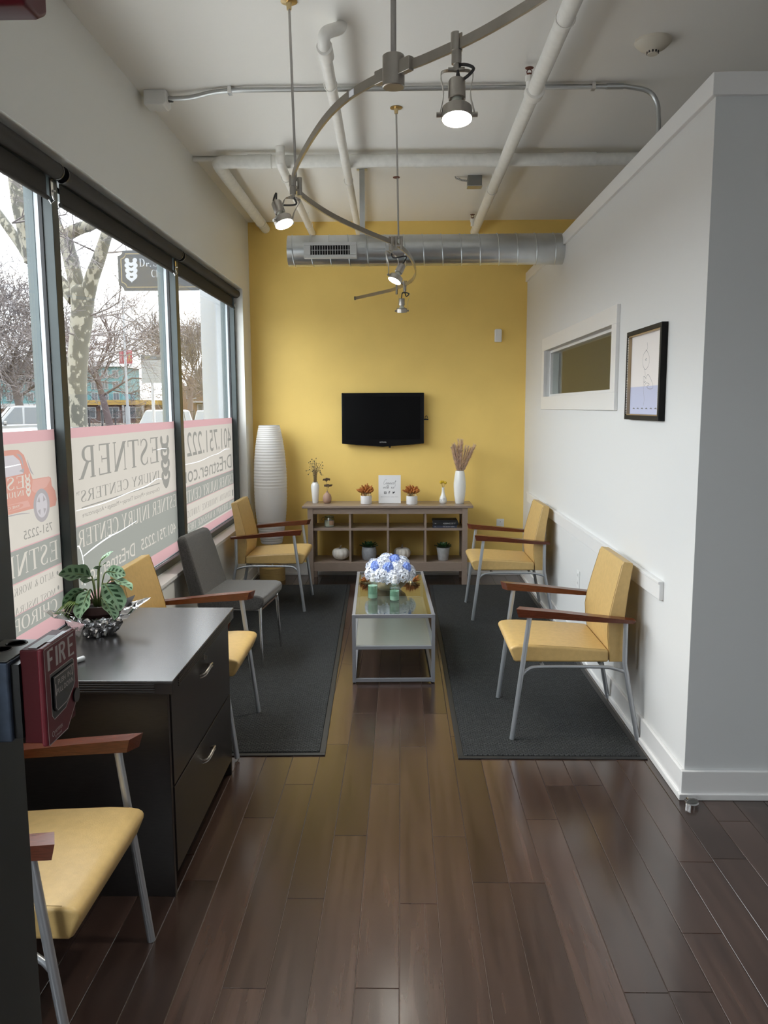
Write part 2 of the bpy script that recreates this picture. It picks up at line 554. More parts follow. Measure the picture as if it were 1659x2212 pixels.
class MB:
    def __init__(s, M=None):
        s.v, s.f, s.mi, s.M = [], [], [], M
        s.uv = []

    def add(s, vs, fs, mi=0):
        b = len(s.v)
        for p in vs:
            p = Vector(p)
            s.v.append(s.M @ p if s.M else p)
        for f in fs:
            s.f.append([b + i for i in f])
            s.mi.append(mi)
        return s

    def box(s, x0, x1, y0, y1, z0, z1, mi=0):
        return s.add([(x0, y0, z0), (x1, y0, z0), (x1, y1, z0), (x0, y1, z0), (x0, y0, z1), (x1, y0, z1), (x1, y1, z1), (x0, y1, z1)],
                     [(0, 3, 2, 1), (4, 5, 6, 7), (0, 1, 5, 4), (1, 2, 6, 5), (2, 3, 7, 6), (3, 0, 4, 7)], mi)

    def quad(s, a, b, c, d, mi=0):
        return s.add([a, b, c, d], [(0, 1, 2, 3)], mi)

    def prism(s, poly, axis, a0, a1, mi=0):
        """poly of 2D points in the plane of the other two axes (in order), extruded along axis"""
        n = len(poly)

        def put(p, h):
            if axis == 'x':
                return (h, p[0], p[1])
            if axis == 'y':
                return (p[0], h, p[1])
            return (p[0], p[1], h)
        ar = sum(poly[i][0] * poly[(i + 1) % n][1] - poly[(i + 1) % n][0] * poly[i][1] for i in range(n))
        flip = (ar < 0) ^ (axis == 'y')
        vs = [put(p, a0) for p in poly] + [put(p, a1) for p in poly]
        fs = [list(range(n))[::-1], [n + i for i in range(n)]] + [[i, (i + 1) % n, n + (i + 1) % n, n + i] for i in range(n)]
        if flip:
            fs = [f[::-1] for f in fs]
        return s.add(vs, fs, mi)

    def tube(s, pts, r, seg=10, mi=0, cap=True, closed=False):
        P = [Vector(p) for p in pts]
        n = len(P)
        R = r if isinstance(r, (list, tuple)) else [r] * n
        vs, fs = [], []
        up = None
        for i in range(n):
            if closed:
                t = (P[(i + 1) % n] - P[i - 1]).normalized()
            else:
                t = (P[min(i + 1, n - 1)] - P[max(i - 1, 0)]).normalized()
            if up is None:
                up = Vector((0, 0, 1)) if abs(t.z) < 0.9 else Vector((1, 0, 0))
            a = t.cross(up)
            if a.length < 1e-6:
                a = t.orthogonal()
            a.normalize()
            bb = a.cross(t).normalized()
            up = bb
            for k in range(seg):
                th = 2 * PI * k / seg
                vs.append(P[i] + (a * math.cos(th) + bb * math.sin(th)) * R[i])
        m = n if closed else n - 1
        for i in range(m):
            j = (i + 1) % n
            for k in range(seg):
                k2 = (k + 1) % seg
                fs.append((i * seg + k, j * seg + k, j * seg + k2, i * seg + k2))
        if cap and not closed:
            fs.append(tuple(range(seg)))
            fs.append(tuple((n - 1) * seg + k for k in reversed(range(seg))))
        return s.add(vs, fs, mi)

    def cyl(s, p, q, r, seg=16, mi=0):
        return s.tube([p, q], r, seg, mi)

    def lathe(s, prof, c=(0, 0, 0), seg=24, mi=0, M=None):
        """prof: list of (r, z)"""
        vs, fs = [], []
        n = len(prof)
        for (r, z) in prof:
            for k in range(seg):
                a = 2 * PI * k / seg
                p = Vector((max(r, 1e-5) * math.cos(a), max(r, 1e-5) * math.sin(a), z))
                if M:
                    p = M @ p
                vs.append(p + Vector(c))
        for i in range(n - 1):
            for k in range(seg):
                k2 = (k + 1) % seg
                fs.append((i * seg + k, i * seg + k2, (i + 1) * seg + k2, (i + 1) * seg + k))
        if prof[0][0] > 1e-4:
            fs.append(tuple(reversed(range(seg))))
        if prof[-1][0] > 1e-4:
            fs.append(tuple((n - 1) * seg + k for k in range(seg)))
        return s.add(vs, fs, mi)

    def sweep_rect(s, pts, w, h, mi=0):
        """upright rectangular strip along a horizontal curve"""
        P = [Vector(p) for p in pts]
        n = len(P)
        vs, fs = [], []
        for i in range(n):
            t = (P[min(i + 1, n - 1)] - P[max(i - 1, 0)])
            t.z = 0
            t.normalize()
            a = Vector((t.y, -t.x, 0)) * w / 2
            z = Vector((0, 0, h / 2))
            vs += [P[i] - a - z, P[i] + a - z, P[i] + a + z, P[i] - a + z]
        for i in range(n - 1):
            for k in range(4):
                k2 = (k + 1) % 4
                fs.append((i * 4 + k, i * 4 + k2, (i + 1) * 4 + k2, (i + 1) * 4 + k))
        fs.append((3, 2, 1, 0))
        fs.append(((n - 1) * 4, (n - 1) * 4 + 1, (n - 1) * 4 + 2, (n - 1) * 4 + 3))
        return s.add(vs, fs, mi)

    def ball(s, c, r, seg=10, rings=6, mi=0, sz=1.0):
        prof = [(r * math.sin(PI * i / rings), -r * sz * math.cos(PI * i / rings)) for i in range(rings + 1)]
        prof[0] = (0, prof[0][1])
        prof[-1] = (0, prof[-1][1])
        return s.lathe(prof, c, seg, mi)

    def build(s, name, mats, parent=None, smooth=None, bevel=0.0, bseg=2):
        me = bpy.data.meshes.new(name)
        me.from_pydata([tuple(v) for v in s.v], [], s.f)
        if not isinstance(mats, (list, tuple)):
            mats = [mats]
        for m in mats:
            me.materials.append(MATS[m])
        if len(mats) > 1:
            me.polygons.foreach_set('material_index', s.mi)
        if smooth is not None:
            me.polygons.foreach_set('use_smooth', [True] * len(me.polygons))
            me.set_sharp_from_angle(angle=math.radians(smooth))
        if s.uv:
            uvl = me.uv_layers.new(name='UVMap')
            for li, l in enumerate(me.loops):
                uvl.data[li].uv = s.uv[l.vertex_index]
        me.update()
        o = bpy.data.objects.new(name, me)
        COL.objects.link(o)
        if parent is not None:
            o.parent = parent
        if bevel:
            md = o.modifiers.new('bevel', 'BEVEL')
            md.width = bevel
            md.segments = bseg
            md.limit_method = 'ANGLE'
            md.angle_limit = math.radians(35)
            if smooth is None:
                me.polygons.foreach_set('use_smooth', [True] * len(me.polygons))
                md.harden_normals = True
        return o


def tag(o, label, cat, group=None, kind=None):
    if label:
        o['label'] = label
    if cat:
        o['category'] = cat
    if group:
        o['group'] = group
    if kind:
        o['kind'] = kind
    return o


def thing(name, label, cat, loc=(0, 0, 0), rz=0.0, group=None):
    o = bpy.data.objects.new(name, None)
    o.empty_display_size = 0.1
    o.location = loc
    o.rotation_euler = (0, 0, rz)
    COL.objects.link(o)
    return tag(o, label, cat, group)


def struct(o):
    o['kind'] = 'structure'
    return o


def sempty(name):
    o = bpy.data.objects.new(name, None)
    COL.objects.link(o)
    o['kind'] = 'structure'
    return o


def copy_tree(o, parent=None):
    c = o.copy()
    COL.objects.link(c)
    if parent is not None:
        c.parent = parent
    for ch in list(o.children):
        copy_tree(ch, c)
    return c


# ------------------------------------------------------------------ lettering
def ccw(poly):
    a = sum(poly[i][0] * poly[(i + 1) % len(poly)][1] - poly[(i + 1) % len(poly)][0] * poly[i][1] for i in range(len(poly)))
    return poly if a > 0 else poly[::-1]


def stroke(pts, ws, n=5, smooth=True):
    """quads along a 2D centre line of varying width"""
    k = [Vector((p[0], p[1], w)) for p, w in zip(pts, ws)]
    if smooth and len(k) > 2:
        k = catmull(k, n)
    out = []
    m = len(k)
    nr = []
    for i in range(m):
        t = k[min(i + 1, m - 1)] - k[max(i - 1, 0)]
        t = Vector((t.x, t.y))
        t = t.normalized() if t.length > 1e-9 else Vector((1, 0))
        nr.append(Vector((-t.y, t.x)))
    for i in range(m - 1):
        a, b = k[i], k[i + 1]
        na, nb = nr[i] * a.z / 2, nr[i + 1] * b.z / 2
        p, q, r_, t_ = (a.x + na.x, a.y + na.y), (a.x - na.x, a.y - na.y), (b.x - nb.x, b.y - nb.y), (b.x + nb.x, b.y + nb.y)
        out += [[p, q, r_], [p, r_, t_]]
    return out


def R4(x0, y0, x1, y1):
    return [(x0, y0), (x1, y0), (x1, y1), (x0, y1)]


TK, TN, SF = 0.13, 0.05, 0.035


def _stem(x, w, y0=0.0, y1=1.0, bot=True, top=True, ext=0.06):
    o = [R4(x, y0, x + w, y1)]
    if bot:
        o.append(R4(x - ext, y0, x + w + ext, y0 + SF))
    if top:
        o.append(R4(x - ext, y1 - SF, x + w + ext, y1))
    return o


def _diag(x0, y0, x1, y1, w):
    return [[(x0 - w / 2, y0), (x0 + w / 2, y0), (x1 + w / 2, y1), (x1 - w / 2, y1)]]


def serif_glyph(ch):
    if ch == 'E':
        return _stem(.09, TK) + [R4(.09, .955, .58, 1), R4(.54, .79, .58, 1), R4(.2, .49, .48, .535), R4(.45, .40, .48, .62), R4(.09, 0, .60, .045), R4(.58, 0, .62, .24)], .70
    if ch == 'F':
        return _stem(.09, TK) + [R4(.09, .955, .56, 1), R4(.52, .79, .56, 1), R4(.2, .47, .46, .515), R4(.43, .38, .46, .60)], .62
    if ch == 'L':
        return _stem(.09, TK) + [R4(.09, 0, .56, .045), R4(.54, 0, .58, .24)], .62
    if ch == 'S':
        return stroke([(.46, .80), (.39, .93), (.26, .975), (.13, .91), (.09, .77), (.16, .63), (.28, .52), (.41, .40), (.465, .25), (.40, .09), (.26, .025), (.12, .08), (.06, .22)],
                      [.03, .045, .05, .075, .11, .135, .15, .135, .11, .075, .05, .045, .03]) + [R4(.44, .74, .475, .98), R4(.045, .02, .08, .28)], .55
    if ch == 'T':
        return _stem(.27, TK, top=False, ext=.07) + [R4(.01, .955, .66, 1), R4(.01, .77, .05, 1), R4(.62, .77, .66, 1)], .68
    if ch == 'N':
        return _stem(.10, TN, top=False) + _diag(.12, 1, .64, 0, .17) + _stem(.63, TN, bot=False) + [R4(.02, .965, .2, 1)], .80
    if ch == 'R':
        return _stem(.09, TK) + stroke([(.18, .975), (.36, .975), (.50, .90), (.545, .75), (.50, .60), (.36, .515), (.18, .51)], [.05, .05, .09, .13, .09, .05, .05]) + _diag(.36, .53, .66, 0, .15) + [R4(.58, 0, .78, SF)], .76
    if ch == 'P':
        return _stem(.09, TK) + stroke([(.18, .975), (.36, .975), (.50, .89), (.545, .73), (.50, .56), (.36, .465), (.18, .46)], [.05, .05, .09, .13, .09, .05, .05]), .63
    if ch == 'D':
        return _stem(.09, TK) + stroke([(.18, .975), (.38, .96), (.57, .82), (.64, .5), (.57, .18), (.38, .04), (.18, .025)], [.05, .055, .11, .14, .11, .055, .05]), .78
    if ch == 'I':
        return _stem(.09, TK), .32
    if ch == 'J':
        return [R4(.18, .12, .31, 1), R4(.12, 1 - SF, .37, 1)] + stroke([(.245, .2), (.22, .03), (.12, -.06), (.02, -.02)], [.13, .11, .06, .05]), .40
    if ch == 'U':
        return _stem(.09, TK, .25, 1, bot=False) + _stem(.62, TN, .25, 1, bot=False) + stroke([(.155, .3), (.19, .1), (.36, .025), (.57, .09), (.645, .3)], [.13, .12, .06, .05, .05]), .78
    if ch == 'Y':
        return _diag(.12, 1, .38, .46, .15) + _diag(.64, 1, .41, .46, .055) + _stem(.33, TK, 0, .5, top=False, ext=.07) + [R4(.0, 1 - SF, .24, 1), R4(.54, 1 - SF, .74, 1)], .74
    if ch == 'C' or ch == 'G':
        g = stroke([(.66, .78), (.56, .93), (.40, .98), (.20, .90), (.09, .68), (.075, .5), (.09, .32), (.20, .10), (.40, .02), (.57, .07), (.67, .22)],
                   [.03, .045, .055, .1, .135, .145, .135, .1, .055, .045, .03]) + [R4(.635, .72, .67, .98)]
        if ch == 'G':
            g += [R4(.56, .03, .68, .42), R4(.49, .40, .75, .42 + SF)]
            return g, .80
        return g, .72
    if ch == 'O':
        return stroke([(.40, .98), (.18, .89), (.075, .5), (.18, .11), (.40, .02), (.62, .11), (.725, .5), (.62, .89), (.40, .98)],
                      [.05, .10, .145, .10, .05, .10, .145, .10, .05]), .80
    if ch == 'H':
        return _stem(.09, TK) + _stem(.56, TK) + [R4(.2, .48, .58, .525)], .80
    if ch == 'A':
        return _diag(.40, 1, .12, 0, .055) + _diag(.36, 1, .63, 0, .15) + [R4(.2, .34, .56, .38), R4(.02, 0, .22, SF), R4(.50, 0, .76, SF)], .77
    if ch == 'V':
        return _diag(.12, 1, .38, 0, .15) + _diag(.66, 1, .40, 0, .055) + [R4(0, 1 - SF, .25, 1), R4(.55, 1 - SF, .76, 1)], .76
    if ch == 'W':
        return _diag(.12, 1, .33, 0, .14) + _diag(.55, 1, .36, 0, .055) + _diag(.52, 1, .75, 0, .14) + _diag(.97, 1, .77, 0, .055) + [R4(0, 1 - SF, .25, 1), R4(.42, 1 - SF, .62, 1), R4(.86, 1 - SF, 1.06, 1)], 1.06
    if ch == 'M':
        return _stem(.10, TN, top=False) + _diag(.14, 1, .45, .05, .14) + _diag(.76, 1, .47, .05, .055) + _stem(.73, TK) + [R4(.02, 1 - SF, .2, 1)], .96
    if ch == 'K':
        return _stem(.09, TK) + _diag(.24, .46, .60, 1, .055) + _diag(.34, .56, .64, 0, .15) + [R4(.5, 1 - SF, .70, 1), R4(.55, 0, .77, SF)], .78
    if ch == '&':
        return stroke([(.66, .5), (.52, .2), (.30, .02), (.10, .16), (.16, .42), (.38, .66), (.42, .86), (.30, .97), (.20, .84), (.30, .58), (.55, .16), (.72, .02)],
                      [.04, .06, .06, .11, .12, .09, .08, .05, .09, .12, .13, .06]), .78
    if ch == '|':
        return [R4(.1, -.15, .14, 1.1)], .26
    return [], .34


def serif_text(s, gap=0.05):
    x, out = 0.0, []
    for ch in s:
        g, w = serif_glyph(ch)
        out += [[(px + x, py) for px, py in p] for p in g]
        x += w + gap
    return out, x - gap


_TX = {}


def sans_text(s):
    """triangles of the built-in typeface, cap height 1"""
    if s in _TX:
        return _TX[s]
    cu = bpy.data.curves.new('lettering', 'FONT')
    cu.body = s
    cu.resolution_u = 3
    o = bpy.data.objects.new('lettering', cu)
    COL.objects.link(o)
    bpy.context.view_layer.update()
    dg = bpy.context.evaluated_depsgraph_get()
    me = bpy.data.meshes.new_from_object(o.evaluated_get(dg))
    tris = []
    cap = 0.69
    for p in me.polygons:
        tris.append([(me.vertices[i].co.x / cap, me.vertices[i].co.y / cap) for i in p.vertices])
    xs = [q[0] for t in tris for q in t] or [0, 1]
    x0, x1 = min(xs), max(xs)
    tris = [[(a - x0, b) for a, b in t] for t in tris]
    bpy.data.objects.remove(o)
    bpy.data.meshes.remove(me)
    bpy.data.curves.remove(cu)
    _TX[s] = (tris, x1 - x0)
    return _TX[s]


def fit(tw, u0, u1, v0, v1, slant=0.0):
    polys, w = tw
    return [[(u0 + (x + slant * y) / w * (u1 - u0), v0 + y * (v1 - v0)) for x, y in p] for p in polys]


def ell(cx, cy, rx, ry, n=20):
    return [(cx + rx * math.cos(2 * PI * i / n), cy + ry * math.sin(2 * PI * i / n)) for i in range(n)]


def inside(x, y, poly):
    r = False
    n = len(poly)
    for i in range(n):
        a, b = poly[i], poly[i - 1]
        if (a[1] > y) != (b[1] > y) and x < (b[0] - a[0]) * (y - a[1]) / (b[1] - a[1]) + a[0]:
            r = not r
    return r


def decal(name, base, layers, to3, mats, parent=None, eps=4e-6):
    """flat print: painter's-order polygons cut into one sheet with a material per region"""
    vs, fs, lay = [], [], []

    def put(poly, k):
        poly = ccw(poly)
        b = len(vs)
        vs.extend(Vector(p) for p in poly)
        fs.append(list(range(b, b + len(poly))))
        lay.append(k)
    put(base[1], base[0])
    for mi, polys in layers:
        for p in polys:
            n = len(p)
            ar = abs(sum(p[i][0] * p[(i + 1) % n][1] - p[(i + 1) % n][0] * p[i][1] for i in range(n)))
            if ar > 2e-9 and (n > 4 or ar / max(math.dist(p[i], p[(i + 1) % n]) for i in range(n)) > 4 * eps):
                put(p, mi)
    V, E, F, ov, oe, of = geometry.delaunay_2d_cdt(vs, [], fs, 0, eps, True)
    m = MB()
    m.v = [Vector(to3(p.x, p.y)) for p in V]
    for f, src in zip(F, of):
        if 0 not in src:
            continue
        c = (V[f[0]] + V[f[1]] + V[f[2]]) / 3
        k = 0
        for j in sorted(src, reverse=True):
            if inside(c.x, c.y, [vs[q] for q in fs[j]]):
                k = j
                break
        m.f.append(list(f))
        m.mi.append(lay[k])
    return m.build(name, mats, parent)


# ------------------------------------------------------------------ room shell
XL, XR, YB, H, YC, HT = -1.43, 1.186, 7.73, 3.354, 3.21, 2.874
XE, YF = 5.0, -4.0           # far right wall and street front behind the camera
WY0, WY1, WZ0, WZ1 = -0.68, 7.385, 0.60, 2.70   # window openings in the left wall


def shell():
    # floor with its planks
    f = sempty('floor')
    struct(MB().box(-1.75, XE + .2, YF - .2, YB + .2, -0.12, -0.004).build('subfloor', 'floor_base', f))
    pw, pl, g = 0.1265, 1.24, 0.0008
    offs = [2.491, 2.891, 2.076, 2.468, 2.888, 2.471 + .12, 3.05, 2.2, 2.75]
    meshes = {}

    def plank_mesh(L):
        k = round(L, 2)
        if k not in meshes:
            a, b2, c = pw / 2 - g, k / 2 - g, 0.0012
            mb = MB()
            mb.add([(-a, -b2, -.004), (a, -b2, -.004), (a, b2, -.004), (-a, b2, -.004), (-a, -b2, -c), (a, -b2, -c), (a, b2, -c), (-a, b2, -c),
                    (-a + c, -b2 + c, 0), (a - c, -b2 + c, 0), (a - c, b2 - c, 0), (-a + c, b2 - c, 0)],
                   [(0, 1, 5, 4), (1, 2, 6, 5), (2, 3, 7, 6), (3, 0, 4, 7), (4, 5, 9, 8), (5, 6, 10, 9), (6, 7, 11, 10), (7, 4, 8, 11), (8, 9, 10, 11)])
            o = mb.build('plank', 'plank_wood')
            meshes[k] = o.data
            bpy.data.objects.remove(o)
        return meshes[k]
    rest = MB()
    c0 = -12
    for k in range(c0, 26):
        xc = -0.134 + pw * (k + .5)
        if xc - pw / 2 < XL - .06 or xc > 3.0:
            continue
        idx = k + 2
        y = offs[idx % len(offs)] if 0 <= idx < 6 else offs[(idx * 5 + 2) % len(offs)] + 0.13 * (idx % 3)
        while y > 1.3:
            y -= pl
        while y < YB:
            y1 = min(y + pl, YB)
            if y1 - y > .05:
                if xc > XR + .05 and y > YC:
                    pass
                elif y1 > 1.25:
                    o = bpy.data.objects.new('plank', plank_mesh(y1 - y))
                    o.location = (xc, (y + y1) / 2, 0)
                    o.parent = f
                    COL.objects.link(o)
                else:
                    rest.box(xc - pw / 2 + g, xc + pw / 2 - g, y + g, y1 - g, -.004, 0)
            y = y1
    rest.box(-1.44, 3.0, YF, 0.0, -.004, -.0001)
    rest.box(3.0, XE, YF, YC, -.004, -.0001)
    rest.box(XR + .2, XE, YC, YB, -.004, -.0001)
    ro = rest.build('far_planks', 'plank_wood', f)
    ro['kind'] = 'stuff'
    # ceiling
    struct(MB().box(-1.75, XE + .2, YF - .2, YB + .2, H, H + .15).build('ceiling', 'ceiling_paint'))
    # yellow back wall
    struct(MB().box(-1.75, XE + .2, YB, YB + .15, 0, H).build('wall_back', 'yellow_paint'))
    # left wall around the window strip
    m = MB()
    m.box(-1.60, XL, YF, YB, 0, WZ0 - .02)
    m.box(-1.60, XL, YF, YB, WZ1, H)
    m.box(-1.60, XL, WY1, YB, WZ0 - .02, WZ1)
    m.box(-1.60, XL, YF, WY0, WZ0 - .02, WZ1)
    m.box(-1.60, XL, 0.92, 1.56, WZ0 - .02, WZ1)
    struct(m.build('wall_left', 'left_paint'))
    # partition: right wall with the high window, open above
    sy0, sy1, sz0, sz1 = 4.545, 6.65, 1.715, 2.085
    m = MB()
    m.box(XR, XR + .13, YC + .13, YB, 0, sz0)
    m.box(XR, XR + .13, YC + .13, YB, sz1, HT - .03)
    m.box(XR, XR + .13, YC + .13, sy0, sz0, sz1)
    m.box(XR, XR + .13, sy1, YB, sz0, sz1)
    m.box(XR, XR + .13, YC, YC + .13, 0, HT - .03)
    struct(m.build('wall_right', 'white_paint'))
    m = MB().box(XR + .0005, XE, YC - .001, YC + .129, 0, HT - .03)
    struct(m.build('wall_near', 'shaded_wall_paint'))
    # cap trim of the partition
    m = MB()
    m.prism([(XR - .018, YC - .018), (XE, YC - .018), (XE, YC + .148), (XR + .15, YC + .148), (XR + .15, YB), (XR - .018, YB)], 'z', HT - .082, HT)
    struct(m.build('trim_1', 'trim_white', bevel=.003))
    # chair rail
    m = MB()
    m.box(XR - .020, XR, 3.56, 7.39, .765, .845)
    m.box(XR - .026, XR, 3.56, 7.39, .838, .852)
    struct(m.build('trim_2', 'trim_white', bevel=.003))
    # baseboards
    def bb(name, boxes):
        mm = MB()
        for (x0, x1, y0, y1, nx, ny) in boxes:
            mm.box(x0, x1, y0, y1, 0, .125)
            mm.box(x0 - .010 * (nx > 0 or ny > 0 and x0 > 0), x1 + .010 * (nx < 0), y0 - .010 * (ny > 0), y1 + .010 * (ny < 0), 0, .028)
        struct(mm.build(name, 'trim_white', bevel=.004))
    bb('baseboard_right', [(XR - .016, XR, YC, YB, 1, 0)])
    bb('baseboard_near', [(XR - .016, XE, YC - .017, YC - .001, 0, 1)])
    bb('baseboard_back', [(XL, XR - .016, YB - .016, YB, 0, 1)])
    bb('baseboard_left', [(XL, XL + .016, YF, YB - .016, -1, 0)])
    # rest of the room behind and beside the camera
    struct(MB().box(XE, XE + .15, YF, YB, 0, H).build('wall_far_right', 'white_paint'))
    m = MB()
    m.box(-1.6, 3.6, YF - .15, YF, 0, H)
    m.box(4.7, XE, YF - .15, YF, 0, H)
    m.box(3.6, 4.7, YF - .15, YF, 2.5, H)
    struct(m.build('wall_front', 'white_paint'))
    d = sempty('door_1')
    m = MB()
    for x in (3.6, 4.64):
        m.box(x, x + .06, YF - .1, YF - .03, 0, 2.5)
    m.box(3.6, 4.7, YF - .1, YF - .03, 2.44, 2.5)
    m.box(3.6, 4.7, YF - .1, YF - .03, 0, .12)
    struct(m.build('door_frame', 'green_frame', d))
    struct(MB().box(3.64, 4.66, YF - .07, YF - .062, .1, 2.46).build('door_glass', 'window_glass', d))
    # dark post at the entrance, close to the camera
    struct(MB().box(-.74, -.583, 0.97, 1.166, 0, H).build('pillar', 'post_dark', bevel=.004))


shell()

# ------------------------------------------------------------------ street windows with printed vinyl
GX, FX = -1.556, -1.548


def window_frames():
    panes = [None, (-.60, .90), (1.62, 3.557), (3.622, 5.455), (5.53, 7.335)]
    for k, p in enumerate(panes):
        if p is None:
            continue
        a, b = p
        w = sempty('window_%d' % k)
        m = MB()
        e = {1: .95, 2: 3.622, 3: 5.53, 4: 7.385}[k]
        s0 = {1: -.68, 2: 1.56, 3: 3.622, 4: 5.53}[k]
        m.box(-1.546, -1.503, b, e, WZ0, WZ1)                 # mullion on the far side of the pane
        if k in (1, 2):
            m.box(-1.546, -1.503, s0, a, WZ0, WZ1)
        m.box(-1.546, -1.499, a, b, 2.625, WZ1)               # head
        m.box(-1.546, -1.512, a, b, WZ0, .647)                # bottom rail
        struct(m.build('window_frame', 'green_frame', w, bevel=.002))
        m = MB()
        m.box(-1.562, -1.546, b - .007, b, .647, 2.625)
        m.box(-1.562, -1.546, a, b, .640, .650)
        struct(m.build('window_gasket', 'black_rubber', w))
        m = MB()
        m.box(-1.583, -1.562, b - .004, e, WZ0, WZ1)
        struct(m.build('window_strip', 'pale_strip', w))  # pale bar added for the bright strip beside the mullion
        m = MB()
        m.box(-1.622, -1.583, b - .008, e, WZ0, WZ1)
        m.box(-1.622, -1.562, a, b, 2.61, WZ1)
        m.box(-1.622, -1.562, a, b, WZ0, .64)
        if k in (1, 2):
            m.box(-1.622, -1.562, s0, a, WZ0, WZ1)
        struct(m.build('window_casing', 'teal_frame', w))
        struct(MB().box(GX - .003, GX + .003, a, b, .63, 2.64).build('window_pane', 'window_glass', w))
    # sill board
    m = MB()
    m.box(-1.545, XL + .022, WY0, WY1, .578, WZ0 + .003)
    struct(m.build('window_sill', 'trim_white', bevel=.004))
    return panes


PANES = window_frames()
FM = ['film_cream', 'film_pink', 'film_grey', 'film_text', 'film_letter', 'film_red', 'film_red_light', 'film_dark', 'film_lilac', 'film_tear']


def spine_logo(uc, v0, v1, w):
    """stack of vertebra wings"""
    out = []
    n = 4
    h = (v1 - v0) / (n + .35)
    for i in range(n):
        vb = v1 - h * (i + 1)
        out.append(ell(uc - w * .36, vb + h * .72, w * .13, h * .36, 14))
        out.append(ell(uc + w * .36, vb + h * .72, w * .13, h * .36, 14))
        out += stroke([(uc - w * .36, vb + h * .65), (uc - w * .25, vb + h * .25), (uc, vb + h * .02), (uc + w * .25, vb + h * .25), (uc + w * .36, vb + h * .65)],
                      [w * .16, w * .2, w * .3, w * .2, w * .16], 4)
    out.append([(uc - w * .16, v0 + h * .42), (uc, v0), (uc + w * .16, v0 + h * .42)])
    return out


